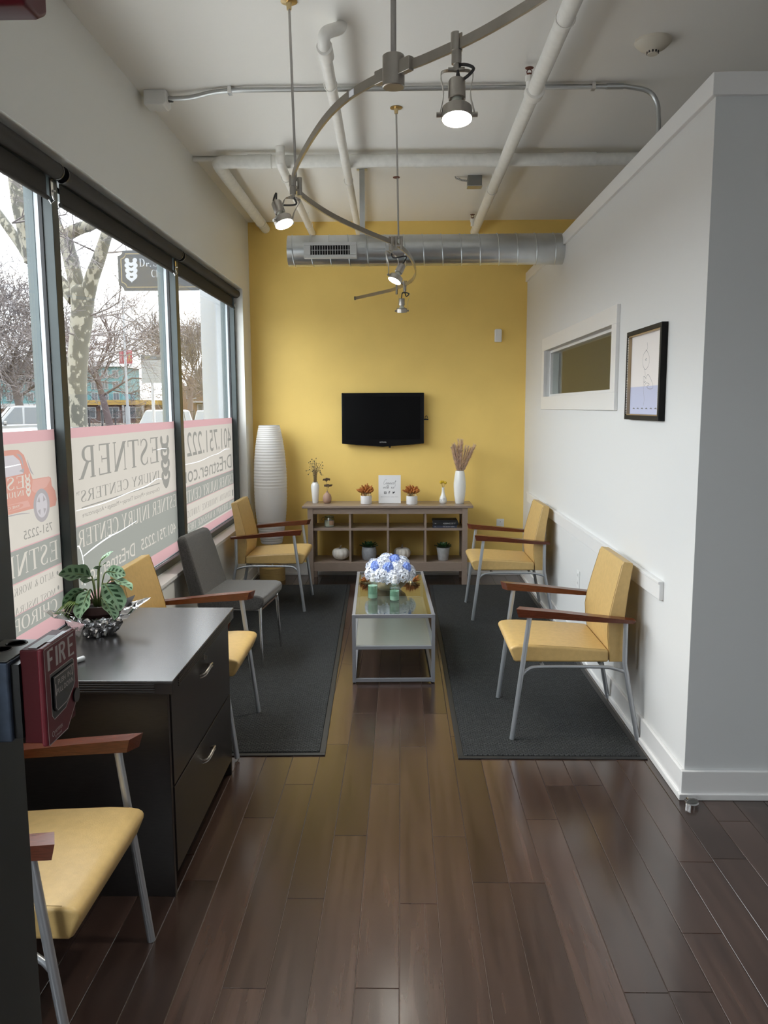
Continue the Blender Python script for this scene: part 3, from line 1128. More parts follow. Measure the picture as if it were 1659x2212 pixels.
def films():
    # u runs from the far side of the pane towards the camera, so print reads mirrored from indoors
    def mk(k, a, b, layers):
        w = bpy.data.objects['window_%d' % k]
        base = (0, R4(a, .655, b, 1.548))
        o = decal('window_film', base, layers, lambda y, z: (FX, y, z), FM, w)
        struct(o)

    def band(a, b, z0, z1):
        return R4(a, z0, b, z1)

    def tx(t, yfar, ynear, z0, z1, slant=0.0):
        return [[(yfar - (x - 0), z) for x, z in p] for p in fit(t, 0, yfar - ynear, z0, z1, slant)]
    # pane 2 of the photograph
    a, b = PANES[3]
    L = [(1, [band(a, b, 1.500, 1.548), band(a, b, .655, .722)]),
         (2, [band(a, b, .725, 1.076)]),
         (1, [band(a, b, 1.076, 1.081), band(a, b, .722, .7265)]),
         (3, tx(serif_text('ESTNER'), 5.085, 3.80, 1.297, 1.457)),
         (3, spine_logo(5.215, 1.115, 1.455, .20)),
         (3, tx(serif_text('INJURY CENTERS'), 5.075, 3.805, 1.186, 1.243)),
         (3, tx(sans_text('TM'), 3.795, 3.755, 1.225, 1.243)),
         (3, [band(3.81, 5.075, 1.158, 1.164)]),
         (3, tx(sans_text('Chiropractic \u2022 Physical Therapy \u2022 Massage \u2022 Acupuncture'), 5.065, 3.815, 1.113, 1.136)),
         (4, tx(serif_text('ESTNER INJURY CENTER'), 5.43, 3.74, .970, 1.054)),
         (4, tx(sans_text('401.751.2225'), 5.40, 4.66, .797, .864)),
         (4, tx(sans_text('DrEstner.com'), 4.545, 3.76, .790, .866)),
         (9, stroke([(3.74, 1.155), (4.1, 1.15), (4.5, 1.163), (4.8, 1.17), (5.0, 1.192), (5.12, 1.185)], [.002, .004, .004, .005, .004, .002])
          + stroke([(3.80, .925), (3.95, .945), (4.15, .963), (4.35, .968), (4.6, .985)], [.004, .006, .006, .004, .002])
          + stroke([(3.735, .985), (3.76, .975), (3.79, .92), (3.795, .85), (3.80, .78)], [.005, .007, .006, .005, .004])
          + [ell(4.16, .965, .012, .007, 10)]
          + stroke([(5.04, 1.375), (5.15, 1.378), (5.26, 1.372)], [.002, .004, .002]))]
    mk(3, a, b, L)
    # pane 3
    a, b = PANES[4]
    L = [(1, [band(a, b, 1.496, 1.548), band(a, b, .655, .712)]),
         (2, [band(a, b, .945, 1.071), band(a, b, .728, .808)]),
         (1, [band(a, b, 1.071, 1.076), band(a, b, .940, .945), band(a, b, .808, .812), band(a, b, .712, .7165)]),
         (3, tx(sans_text('401.751.222'), 7.27, 5.76, 1.287, 1.462)),
         (3, tx(sans_text('DrEstner.con'), 7.26, 5.60, 1.099, 1.222)),
         (4, tx(serif_text('ESTNER INJURY CENTE'), 7.31, 5.64, .957, 1.040)),
         (3, spine_logo(7.27, .835, .895, .06) + tx(serif_text('CRANSTON | PROVIDENCE | PAWTUCK'), 7.19, 5.64, .847, .895)),
         (4, tx(serif_text('CAL THERAPY & MASSAGE THER'), 7.29, 5.68, .745, .797)),
         (9, stroke([(5.68, 1.235), (6.1, 1.232), (6.5, 1.25), (6.75, 1.255), (7.0, 1.275), (7.2, 1.27)], [.002, .004, .002, .004, .005, .002]))]
    # keep lettering inside the pane
    L2 = []
    for mi, ps in L:
        L2.append((mi, [[(min(max(u, a + .002), b - .002), v) for u, v in p] for p in ps]))
    mk(4, a, b, L2)
    # pane 1 with the printed car
    a, b = PANES[2]
    car = [(2.30, 1.30), (2.36, 1.345), (2.60, 1.36), (2.72, 1.455), (2.85, 1.475), (3.14, 1.477), (3.205, 1.474), (3.25, 1.450), (3.29, 1.385), (3.315, 1.345), (3.47, 1.343), (3.49, 1.335), (3.495, 1.30), (3.525, 1.275), (3.537, 1.235), (3.52, 1.208), (3.46, 1.207), (3.30, 1.222), (2.95, 1.225), (2.50, 1.225), (2.32, 1.235)]
    L = [(1, [band(a, b, 1.500, 1.548), band(a, b, .655, .722)]),
         (2, [band(a, b, .943, 1.074), band(a, b, .727, .812)]),
         (1, [band(a, b, 1.074, 1.079), band(a, b, .938, .943), band(a, b, .812, .816), band(a, b, .722, .7265)]),
         (5, [car]),
         (6, [[(3.315, 1.342), (3.47, 1.341), (3.487, 1.33), (3.44, 1.30), (3.33, 1.285), (3.30, 1.30)], [(2.3, 1.262), (3.26, 1.262), (3.28, 1.235), (2.32, 1.232)]]),
         (8, [[(2.80, 1.375), (2.85, 1.45), (3.05, 1.457), (3.16, 1.455), (3.21, 1.43), (3.235, 1.375), (3.0, 1.37)]]),
         (7, stroke([(3.19, 1.458), (3.225, 1.44), (3.24, 1.40)], [.004, .014, .004]) + stroke([(3.275, 1.43), (3.30, 1.385), (3.325, 1.362)], [.003, .01, .003])
          + stroke([(2.5, 1.222), (3.1, 1.218), (3.27, 1.207)], [.002, .005, .002])
          + [ell(3.385, 1.226, .078, .072, 26), ell(2.50, 1.226, .078, .072, 26)] + [[(3.20, 1.388), (3.245, 1.398), (3.24, 1.378)]]),
         (8, [ell(3.385, 1.226, .053, .053, 22), ell(2.50, 1.226, .053, .053, 22)]),
         (7, [[(3.385 + .02 * math.cos(t), 1.226 + .02 * math.sin(t)), (3.385 + .045 * math.cos(t - .35), 1.226 + .045 * math.sin(t - .35)), (3.385 + .045 * math.cos(t + .35), 1.226 + .045 * math.sin(t + .35))] for t in (.8, 2.37, 3.94, 5.5)]),
         (4, tx(serif_text('ESTNER'), 3.245, 2.72, 1.318, 1.368) + tx(serif_text('INJURY CENTERS'), 3.23, 2.72, 1.287, 1.308) + spine_logo(3.27, 1.275, 1.37, .045)),
         (5, [ell(3.12, 1.248, .10, .012, 16)]),
         (4, tx(sans_text('THE COM'), 3.19, 3.03, 1.243, 1.253)),
         (3, tx(sans_text('751-2225'), 3.475, 3.205, 1.104, 1.141)),
         (4, tx(serif_text('ESTNER INJ'), 3.52, 2.62, .967, 1.054)),
         (3, [ell(3.50, .905, .009, .010, 12), ell(3.50, .838, .009, .010, 12)]),
         (3, tx(serif_text('AUTO & WORK IN'), 3.468, 3.02, .891, .921) + tx(serif_text('MOST INSURAN'), 3.47, 3.05, .815, .843)),
         (4, tx(serif_text('CHIROPRA'), 3.478, 2.92, .743, .797)),
         (9, stroke([(2.9, 1.41), (3.1, 1.412), (3.22, 1.415)], [.002, .004, .002]))]
    mk(2, a, b, L)


films()


def blinds():
    spec = [(2, 1.66, 3.575, 'brown roller blind over the pane printed with a red car'),
            (3, 3.645, 5.475, 'brown roller blind over the middle window pane'),
            (4, 5.545, 7.37, 'brown roller blind over the far window pane beside the yellow wall')]
    for k, a, b, lab in spec:
        t = thing('roller_blind', lab, 'blind', (-1.487, (a + b) / 2, 2.655), 0, 'roller blinds along the street windows')
        h = (b - a) / 2
        MB().cyl((0, -h, 0), (0, h, 0), .034, 20).build('roller', 'blind_brown', t, smooth=40)
        for y in (-h, h):
            s = 1 if y > 0 else -1
            MB().cyl((0, y, 0), (0, y + s * .012, 0), .036, 20).build('end_cap', 'black_plastic', t, smooth=40)
        MB().box(-.030, -.027, -h + .03, h - .04, -.115, .0).build('blind_fabric', 'blind_brown', t)
        MB().tube([(-.0285, -h + .03, -.118), (-.0285, h - .03, -.118)], .010, 10).build('bottom_bar', 'blind_brown', t, smooth=40)
        m = MB()
        m.box(-.020, -.012, h - .028, h - .004, -.11, .045)
        m.tube([(-.014, h - .016, -.10), (-.006, h - .016, -.125), (-.018, h - .02, -.14), (-.026, h - .03, -.12)], .004, 6)
        m.ball((-.008, h - .004, -.085), .006)
        m.build('bracket', 'chrome', t, smooth=40)


blinds()

# ------------------------------------------------------------------ chairs
def make_armchair(label):
    t = thing('waiting_room_armchair', label, 'chair', group='yellow armchairs of the waiting room')
    hw = .245
    # seat cushion: profile in x (forward) and z
    seat = [(-.165, .378), (.288, .378), (.298, .385), (.308, .408), (.319, .434), (.320, .444), (.315, .453), (.303, .460), (.28, .464), (.22, .465), (.05, .457), (-.165, .441)]
    m = MB().prism(seat, 'y', -hw, hw)
    m.build('seat', 'vinyl_yellow', t, bevel=.013, bseg=3)
    # back: kinked cushion, sides bulge at arm height
    prof = [(-.172, .378, -.236), (-.165, .445, -.233), (-.158, .50, -.231), (-.155, .56, -.232), (-.163, .62, -.238), (-.188, .73, -.252), (-.222, .862, -.275)]
    wd = [.235, .240, .245, .247, .245, .236, .222]
    vs, fs = [], []
    for (xf, z, xb), w in zip(prof, wd):
        vs += [(xf, -w, z), (xf, w, z), (xb, w, z), (xb, -w, z)]
    vs += [(prof[-1][0] - .006, -wd[-1], .876), (prof[-1][0] - .006, wd[-1], .876), (prof[-1][2] + .004, wd[-1], .870), (prof[-1][2] + .004, -wd[-1], .870)]
    n = len(prof) + 1
    for i in range(n - 1):
        for k in range(4):
            k2 = (k + 1) % 4
            fs.append((i * 4 + k, i * 4 + k2, (i + 1) * 4 + k2, (i + 1) * 4 + k))
    fs.append((3, 2, 1, 0))
    fs.append(((n - 1) * 4, (n - 1) * 4 + 1, (n - 1) * 4 + 2, (n - 1) * 4 + 3))
    MB().add(vs, fs).build('backrest', 'vinyl_yellow', t, bevel=.013, bseg=3)
    # stitched seams along the side edges
    for s in (-1, 1):
        m = MB()
        y = s * (hw - .009)
        m.tube([(-.15, y, .4405), (.05, y, .4555), (.22, y, .4635), (.275, y, .4625)], .0014, 5)
        m.tube([(p[0] + .0005, s * (w - .005), p[1]) for p, w in zip(prof, wd)], .0016, 5)
        m.build('seam', 'seam_yellow', t)
    R = .0122
    for s in (-1, 1):
        y = s * .285
        MB().tube([(.308, y, 0), (.232, y, .622)], R, 14).build('leg', 'leg_grey', t, smooth=50)
        MB().tube(catmull([(-.307, y, 0), (-.272, y, .18), (-.240, y, .345), (-.2325, y, .38), (-.231, y, .42), (-.230, y, .60)], 4), R, 14).build('leg', 'leg_grey', t, smooth=50)
        MB().tube(catmull([(.262, y - s * .004, .33), (.235, y - s * .010, .352), (.19, y - s * .014, .364), (.0, y - s * .014, .366), (-.14, y - s * .014, .364), (-.19, y - s * .008, .357), (-.234, y, .345)], 4), .0085, 10).build('side_rail', 'leg_grey', t, smooth=50)
        # armrest: wide flat wood, tapering backwards, slanted tip
        top = [(.290, .664), (.10, .647), (-.12, .622), (-.272, .606)]
        bot = [(-.264, .590), (-.12, .596), (.10, .612), (.278, .622)]
        w = .027
        vs = []
        for k, (x, z) in enumerate(top + bot):
            ww = w if k < 4 else w - .006
            cut = (.012 if x > .2 else 0)
            vs += [(x - cut, y - ww, z), (x + cut, y + ww, z)] if s > 0 else [(x + cut, y - ww, z), (x - cut, y + ww, z)]
        fs = []
        n2 = 8
        for k in range(n2):
            k2 = (k + 1) % n2
            fs.append((2 * k, 2 * k2, 2 * k2 + 1, 2 * k + 1))
        fs.append(tuple(2 * k + 1 for k in range(n2)))
        fs.append(tuple(2 * k for k in reversed(range(n2))))
        mm = MB().add(vs, [f[::-1] for f in fs])
        o = mm.build('armrest', 'wood_arm', t)
        bmx = bmesh.new()
        bmx.from_mesh(o.data)
        bmesh.ops.recalc_face_normals(bmx, faces=bmx.faces)
        bmesh.ops.triangulate(bmx, faces=[f for f in bmx.faces if len(f.verts) > 4])
        bmx.to_mesh(o.data)
        bmx.free()
    for x in (.16, -.13):
        MB().tube([(x, -.271, .366), (x, .271, .366)], .0085, 10).build('cross_rail', 'leg_grey', t, smooth=50)
    return t


def chairs():
    spots = [(.852, 4.058, PI, 'yellow armchair against the white wall, below the framed drawing'),
             (.852, 6.275, PI + .01, 'yellow armchair against the white wall, close to the console'),
             (-1.085, 6.535, -.003, 'yellow armchair in front of the paper floor lamp'),
             (-1.078, 3.83, 0.0, 'yellow armchair half hidden behind the black file cabinet'),
             (-1.085, 1.985, 0.0, 'yellow armchair cut off by the dark post, below the red alarm')]
    p = None
    for x, y, a, lab in spots:
        o = make_armchair(lab) if p is None else copy_tree(p)
        p = p or o
        o['label'] = lab
        o.location = (x, y, .0125 if (x > 0 or y > 3.6) else .0005)
        o.rotation_euler = (0, 0, a)
    # grey upholstered side chair
    t = thing('side_chair', 'dark grey fabric side chair without arms under the window', 'chair', (-1.065, 5.10, .0125), -.105)
    hw = .235
    seat = [(-.20, .375), (.17, .368), (.205, .376), (.228, .402), (.236, .432), (.226, .455), (.19, .465), (-.20, .458)]
    MB().prism(seat, 'y', -hw, hw).build('seat', 'grey_fabric', t, bevel=.018, bseg=3)
    vs, fs = [], []
    prof = [(-.135, .40, -.235), (-.155, .46, -.252), (-.185, .56, -.275), (-.222, .69, -.303), (-.258, .800, -.322), (-.272, .825, -.315)]
    wd = [.225, .232, .232, .23, .225, .205]
    for (xf, z, xb), w in zip(prof, wd):
        vs += [(xf, -w, z), (xf, w, z), (xb, w, z), (xb, -w, z)]
    for i in range(len(prof) - 1):
        for k in range(4):
            k2 = (k + 1) % 4
            fs.append((i * 4 + k, i * 4 + k2, (i + 1) * 4 + k2, (i + 1) * 4 + k))
    fs.append((3, 2, 1, 0))
    n = len(prof)
    fs.append(((n - 1) * 4, (n - 1) * 4 + 1, (n - 1) * 4 + 2, (n - 1) * 4 + 3))
    MB().add(vs, fs).build('backrest', 'grey_fabric', t, bevel=.02, bseg=3)
    for x in (.20, -.19):
        for y in (-.20, .20):
            dx = .016 if x > 0 else -.05
            MB().tube([(x + dx, y * 1.12, 0), (x, y, .39)], [.008, .011], 12).build('leg', 'chrome', t, smooth=50)
    m = MB()
    m.box(-.19, .20, -.205, -.185, .362, .374)
    m.box(-.19, .20, .185, .205, .362, .374)
    m.box(-.20, -.18, -.2, .2, .362, .374)
    m.box(.19, .21, -.2, .2, .362, .374)
    m.build('seat_frame', 'chrome', t)


chairs()


# ------------------------------------------------------------------ runners
def rugs():
    def rug(label, near0, near1, far0, far1):
        cx = (near0[0] + near1[0] + far0[0] + far1[0]) / 4
        cy = (near0[1] + far0[1]) / 2
        ang = -math.atan2((far0[0] - near0[0]), (far0[1] - near0[1]))
        t = thing('carpet_runner', label, 'rug', (cx, cy, 0.0), ang, 'charcoal runners on the wood floor')
        w = abs(near1[0] - near0[0]) / 2
        l = (far0[1] - near0[1]) / 2
        bd = .028
        m = MB()
        # rubber edge with sloping rim
        for (x0, x1, y0, y1) in [(-w, w, -l, -l + bd), (-w, w, l - bd, l), (-w, -w + bd, -l + bd, l - bd), (w - bd, w, -l + bd, l - bd)]:
            m.box(x0, x1, y0, y1, 0.0008, .006)
        m.build('rubber_edge', 'rubber_mat', t, bevel=.003)
        MB().box(-w + bd, w - bd, -l + bd, l - bd, .0008, .011).build('pile', 'carpet_pile', t, bevel=.004)
    rug('charcoal ribbed runner under the chairs that line the window', (-1.30, 3.583), (-.362, 3.583), (-1.41, 7.255), (-.474, 7.255))
    rug('charcoal ribbed runner under the two armchairs along the white wall', (.266, 3.57), (1.150, 3.57), (.258, 7.255), (1.142, 7.255))


rugs()


# ------------------------------------------------------------------ file cabinet and what stands on it
def cabinet():
    t = thing('file_cabinet', 'black two-drawer lateral file cabinet beside the window', 'cabinet', (-1.05, 2.955, 0))
    x0, x1, y0, y1 = -.30, .285, -.46, .46      # front faces +x
    m = MB()
    m.box(x0, x1, y0, y0 + .022, 0, .715)
    m.box(x0, x1, y1 - .022, y1, 0, .715)
    m.box(x0, x0 + .012, y0 + .022, y1 - .022, .0, .715)
    m.box(x0 + .012, x1 - .03, y0 + .022, y1 - .022, .06, .075)
    m.box(x0 + .012, x1 - .03, y0 + .022, y1 - .022, .70, .715)
    m.build('cabinet_body', 'espresso', t, bevel=.0015)
    MB().box(x1 - .06, x1 - .045, y0 + .022, y1 - .022, 0, .06).build('plinth', 'espresso', t)
    m = MB()
    m.box(x0 - .012, x1 + .024, y0 - .018, y1 + .018, .755, .763)
    m.build('lid', 'espresso_top', t, bevel=.002)
    m = MB()
    m.box(x0 - .012, x1 + .022, y0 - .016, y1 + .016, .717, .755)
    for k in range(4):
        z = .722 + k * .0082
        m.box(x0 + .03, x1 - .035, y0 - .0185, y0 - .016, z, z + .005)
        m.box(x1 + .022, x1 + .0245, y0 + .05, y1 - .05, z, z + .005)
    m.build('fluted_edge', 'espresso', t, bevel=.001)
    for z0, z1 in ((.385, .712), (.075, .378)):
        d = MB().box(x1 - .018, x1 + .004, y0 + .026, y1 - .026, z0, z1).build('drawer', 'espresso', t, bevel=.0015)
        zc = z1 - .065 if z0 > .3 else z1 - .07
        hp = catmull([(x1 + .004, -.062, zc - .012), (x1 + .022, -.056, zc - .006), (x1 + .030, -.03, zc + .004), (x1 + .031, 0, zc + .008), (x1 + .030, .03, zc + .004), (x1 + .022, .056, zc - .006), (x1 + .004, .062, zc - .012)], 4)
        mm = MB()
        mm.tube([p + Vector((0, 0, .004)) for p in hp], .0045, 8)
        mm.tube([p + Vector((0, 0, -.006)) for p in hp], .0035, 8)
        mm.build('handle', 'nickel', d, smooth=50)
    m = MB().cyl((x1 + .003, 0, .690), (x1 + .010, 0, .690), .010, 16)
    m.box(x1 + .010, x1 + .020, -.0015, .0015, .684, .696)
    m.build('lock', 'nickel', t, smooth=40)
    # potted prayer plant in florist foil
    p = thing('potted_prayer_plant', 'potted prayer plant wrapped in silver foil on the black cabinet', 'plant', (-1.185, 3.02, .7632), .2)
    MB().lathe([(.0, .004), (.048, .004), (.064, .085), (.069, .090), (.076, .092), (.079, .122), (.074, .124), (.070, .108)], seg=28).build('pot', 'pot_brown', p, smooth=35)
    MB().lathe([(.0, .110), (.071, .107)], seg=24).build('soil', 'soil', p)
    # foil: crumpled skirt, flared into four corners
    rr_ = random.Random(3)
    vs, fs = [], []
    N, Kk = 52, 13
    for i in range(Kk):
        f = i / (Kk - 1)
        for k in range(N):
            a = 2 * PI * k / N
            corner = max(0, math.cos(2 * (a - .35))) ** 3
            pleat = math.sin(a * 11 + i * .8)
            r = .058 + .034 * min(1, f * 2.2) + max(0, f - .5) ** 1.4 * (.03 + .27 * corner) + .006 * pleat
            z = .001 + .088 * min(1, f * 1.5) + max(0, f - .55) * (.125 * corner - .055)
            j = .0065 if i else .001
            r += rr_.uniform(-j, j)
            z += rr_.uniform(-j, j) * (f > 0)
            vs.append((r * math.cos(a), r * math.sin(a), max(z, .0005)))
    for i in range(Kk - 1):
        for k in range(N):
            fs.append((i * N + k, i * N + (k + 1) % N, (i + 1) * N + (k + 1) % N, (i + 1) * N + k))
    MB().add(vs, fs).build('foil_wrap', 'foil', p)
    MB().quad((-.11, -.075, .085), (-.03, -.115, .070), (-.055, -.10, .018), (-.085, -.075, .030)).build('foil_flap', 'foil', p)
    MB().quad((.085, .075, .115), (.135, .06, .135), (.128, .02, .12), (.095, .045, .085)).build('foil_flap', 'foil_dark', p)

    def leaf(base, tip, width, roll_, droop=.25):
        width *= 1.32
        base, tip = Vector(base), Vector(tip)
        d = tip - base
        L = d.length
        dx = d.normalized()
        side = dx.cross(Vector((0, 0, 1)))
        side = side.normalized() if side.length > 1e-3 else Vector((1, 0, 0))
        nrm = side.cross(dx).normalized()
        q = Matrix.Rotation(roll_, 3, dx)
        side, nrm = q @ side, q @ nrm
        mb = MB()
        nu, nv = 10, 6
        for i in range(nu + 1):
            u = i / nu
            w = width * (math.sin(PI * min(1, u * .97 + .02)) ** .62) * (1 - .12 * u)
            for k in range(nv + 1):
                v = k / nv * 2 - 1
                pos = base + dx * (u * L) + side * (v * w / 2) + nrm * (-droop * L * (u - .4) ** 2 - .10 * w * abs(v) ** 1.5 * -1 + .006 * math.sin(9 * u) * abs(v) * w * 10)
                mb.v.append(pos)
                mb.uv.append((u, (v + 1) / 2))
        for i in range(nu):
            for k in range(nv):
                a = i * (nv + 1) + k
                mb.f.append([a, a + 1, a + nv + 2, a + nv + 1])
                mb.mi.append(0)
        o = mb.build('leaf', 'prayer_leaf', p, smooth=60)
        MB().tube(catmull([(base.x * .15, base.y * .15, .10), (base.x * .6, base.y * .6, base.z * .75 + .03), tuple(base), tuple(base + dx * L * .5)], 4), [.003] * 8 + [.0022] * 4 + [.001], 6).build('stem', 'plant_stem', p, smooth=60)
        return o
    # measured against the photograph: left/right is local x, towards the camera is -y
    leaf((-.020, -.01, .235), (-.125, -.055, .262), .092, .75)
    leaf((-.020, -.045, .185), (-.058, -.090, .085), .088, .2, .15)
    leaf((.035, -.03, .205), (.100, -.085, .115), .098, -.15, .3)
    leaf((.060, .0, .215), (.138, -.03, .185), .072, -.1, .4)
    leaf((.01, .0, .26), (.030, -.05, .285), .045, .3)
    leaf((.035, .03, .24), (.105, .04, .225), .060, .6)
    leaf((.030, -.05, .15), (.080, -.105, .085), .070, -.4)
    leaf((-.050, .0, .18), (-.130, -.035, .135), .050, 1.0, .5)
    leaf((-.045, .02, .16), (-.115, .0, .105), .055, .5, .4)
    leaf((-.02, .04, .21), (-.06, .09, .19), .06, .2)
    leaf((.03, .05, .19), (.06, .10, .16), .06, -.2)
    leaf((.02, .0, .29), (.062, .02, .325), .022, .2)
    m = MB()
    for k in range(12):
        a = 2.4 + k * .17
        m.tube(catmull([(-.05, -.01, .105), (-.05 + .05 * math.cos(a), .05 * math.sin(a) - .02, .14), (-.05 + .10 * math.cos(a), .09 * math.sin(a) - .02, .10)], 3), [.002, .0022, .002, .0018, .0014, .001, .0006], 4)
    m.build('grass_blade', 'light_green_leaf', p)
    # small white things by the foil
    o = MB().lathe([(0, .0), (.018, .002), (.030, .016), (.033, .030), (.030, .044), (.020, .054), (.010, .058), (.008, .066), (0, .068)], seg=22).build('ornament', 'ceramic_white', smooth=50)
    o.location = (-1.225, 2.70, .7634)
    tag(o, 'small glossy white round ornament behind the fire alarm, on the cabinet', 'ornament')
    m = MB().tube([(0, -.028, .009), (0, .028, .009)], .009, 14)
    o = m.build('marker_cap', 'pump_white', smooth=40, bevel=.002)
    o.location = (-1.125, 2.66, .7634)
    o.rotation_euler = (0, 0, -.5)
    tag(o, 'short white cylinder lying on the cabinet in front of the foil', 'cylinder')


cabinet()


# ------------------------------------------------------------------ fire alarm station, wiring box, horn
def alarms():
    bx = thing('wiring_box', 'blue grey metal wiring box with knockouts on the dark post', 'electrical box', (-.550, 1.075, 1.252))
    m = MB().box(-.0328, .0225, -.052, .052, -.062, .050)
    m.build('box_shell', 'box_blue', bx, bevel=.003)
    MB().box(-.0325, .0215, -.051, .051, .0505, .0525).build('box_top', 'box_grey', bx, bevel=.001)
    for (x, y) in ((-.018, -.03), (-.012, .0), (-.004, .030)):
        MB().lathe([(.0125, 0), (.014, .0012), (.0155, 0)], (x, y, .0525), 18).build('knockout', 'cable_dark', bx, smooth=40)
    m = MB()
    for z in (-.012, -.042):
        m.box(-.014, -.010, -.0528, -.052, z, z + .004)
    m.build('screw_hole', 'black_plastic', bx)
    MB().box(.0225, .0345, -.046, .046, -.058, .046).build('spacer', 'black_plastic', bx)
    t = thing('fire_alarm_pull_station', 'red FIRE pull station on the dark post, close to the camera', 'fire alarm', (-.515, 1.083, 1.250))
    # body box, front face at x=.034; front plate cut diagonally at the lower far corner
    yn, yf, zt, zb = -.054, .054, .069, -.069
    MB().box(0, .029, yn + .003, yf - .003, zb + .004, zt - .002).build('alarm_body', 'fire_red_dark', t, bevel=.002)
    pl = [(yn, zb), (yn, zt), (yf, zt), (yf, zb + .030), (yf - .030, zb + .004)]
    pl = [(yn, zb), (yf - .045, zb), (yf, zb + .038), (yf, zt), (yn, zt)]
    MB().prism(pl, 'x', .024, .034).build('face_plate', 'fire_red', t, bevel=.004, bseg=3)
    X = .0343

    def to3(y, z):
        return (X, y, z)

    def outline(pts, w):
        k = pts + [pts[0], pts[1]]
        return stroke(k, [w] * len(k), smooth=False)
    inner = [(-.038, -.030), (-.038, .028), (.036, .028), (.040, .024), (.040, -.005), (.034, -.014), (.006, -.034), (-.032, -.037)]
    frame = [(yn + .0015, zb + .003), (yn + .0015, zt - .003), (yn + .005, zt - .0012), (yf - .005, zt - .0012), (yf - .0015, zt - .004), (yf - .0015, zb + .040), (yf - .046, zb + .0018), (yn + .004, zb + .0015)]
    fire = [stroke([(x * .5, y) for x, y in p], [.17] * len(p), smooth=False) for p in
            ([(.10, 0), (.10, 1), (.78, 1)], [(.10, .52), (.66, .52)], [(1.30, 0), (1.30, 1)], [(1.80, 0), (1.80, 1)],)]
    fl = [q for s_ in fire for q in s_]
    fl += [q for q in stroke([(.90, .95), (1.12, .95), (1.24, .85), (1.24, .67), (1.12, .54), (.90, .54)], [.15] * 6)]
    fl += stroke([(1.08, .54), (1.26, 0)], [.15, .15], smooth=False)
    fl += stroke([(2.0, 1), (1.60, 1), (1.60, 0), (2.0, 0)], [.15] * 4, smooth=False) + stroke([(1.60, .52), (1.92, .52)], [.15] * 2, smooth=False)
    fl = [q for q in fl if not all(abs(p[0] - .9) < .09 for p in q)] + stroke([(.90, 0), (.90, 1)], [.15] * 2, smooth=False)
    W_ = 2.06
    lw = [[(-.042 + x / W_ * .088, .0345 + y * .0275) for x, y in p] for p in fl]
    mats_ = ['fire_red', 'fire_white', 'black_plastic', 'label_white']
    small = fit(sans_text('PUSH  IN'), -.022, .020, .0085, .0160) + fit(sans_text('PULL DOWN'), -.027, .028, -.0035, .0040)
    arrows = [[(-.0305, .012), (-.0285, .012), (-.0285, .000), (-.0270, .000), (-.0295, -.006), (-.0315, .000), (-.0305, .000)], [(.0250, .0200), (.0268, .0200), (.0268, .0100), (.0285, .0100), (.0259, .0050), (.0233, .0100), (.0250, .0100)]]
    logo = outline(ell(-.0385, -.056, .0035, .0035, 12), .001) + fit(sans_text('NOTIFIER'), -.033, -.008, -.0575, -.0525) + fit(sans_text('by Honeywell'), -.033, -.012, -.0635, -.0600)
    decal('printed_face', (0, [(y * .985, z * .985) for y, z in pl]), [(1, outline(frame, .0016)), (1, lw), (1, outline(inner, .0024)), (2, [inner]), (1, logo)], to3, mats_, t)
    # pull bar standing proud inside the window
    X = .0375
    bar = [(-.034, -.022), (-.034, .023), (.034, .023), (.036, -.006), (.028, -.014), (.004, -.026), (-.028, -.028)]
    MB().prism(bar, 'x', .0345, .0372).build('pull_bar', 'black_plastic', t, bevel=.001)
    decal('bar_lettering', (2, [(y * .96, z * .96) for y, z in bar]), [(1, small), (1, arrows), (1, outline([(y * .93, z * .93) for y, z in bar], .0013))], to3, mats_, t)
    m = MB()
    m.cyl((.034, .040, -.029), (.037, .040, -.029), .0105, 20)
    m.build('key_lock', 'black_plastic', t, smooth=40)
    m = MB()
    m.box(.009, .021, -.044, .018, .0673, .0683)
    m.build('grey_sticker', 'box_grey', t)
    MB().box(.0235, .030, -.020, .034, .0692, .0696).build('white_sticker', 'label_white', t)
    # red horn strobe high on the post
    h = thing('alarm_horn', 'red alarm horn high up on the dark entrance post', 'alarm', (-.583, 1.06, 2.20))
    MB().box(.001, .030, -.050, .050, -.062, .08).build('horn_base', 'fire_red', h, bevel=.004)
    m = MB().prism([(-.040, -.055), (-.02, -.070), (.02, -.070), (.045, -.055), (.045, .07), (-.040, .07)], 'x', .030, .125)
    m.build('horn_body', 'fire_red', h, bevel=.006, bseg=3)
    MB().box(.1255, .128, -.03, .035, -.04, .04).build('horn_grille', 'fire_red_dark', h, bevel=.001)
    MB().box(-.0, .0005, -.06, .06, -.055, .10).build('horn_plate', 'box_grey', h)


alarms()


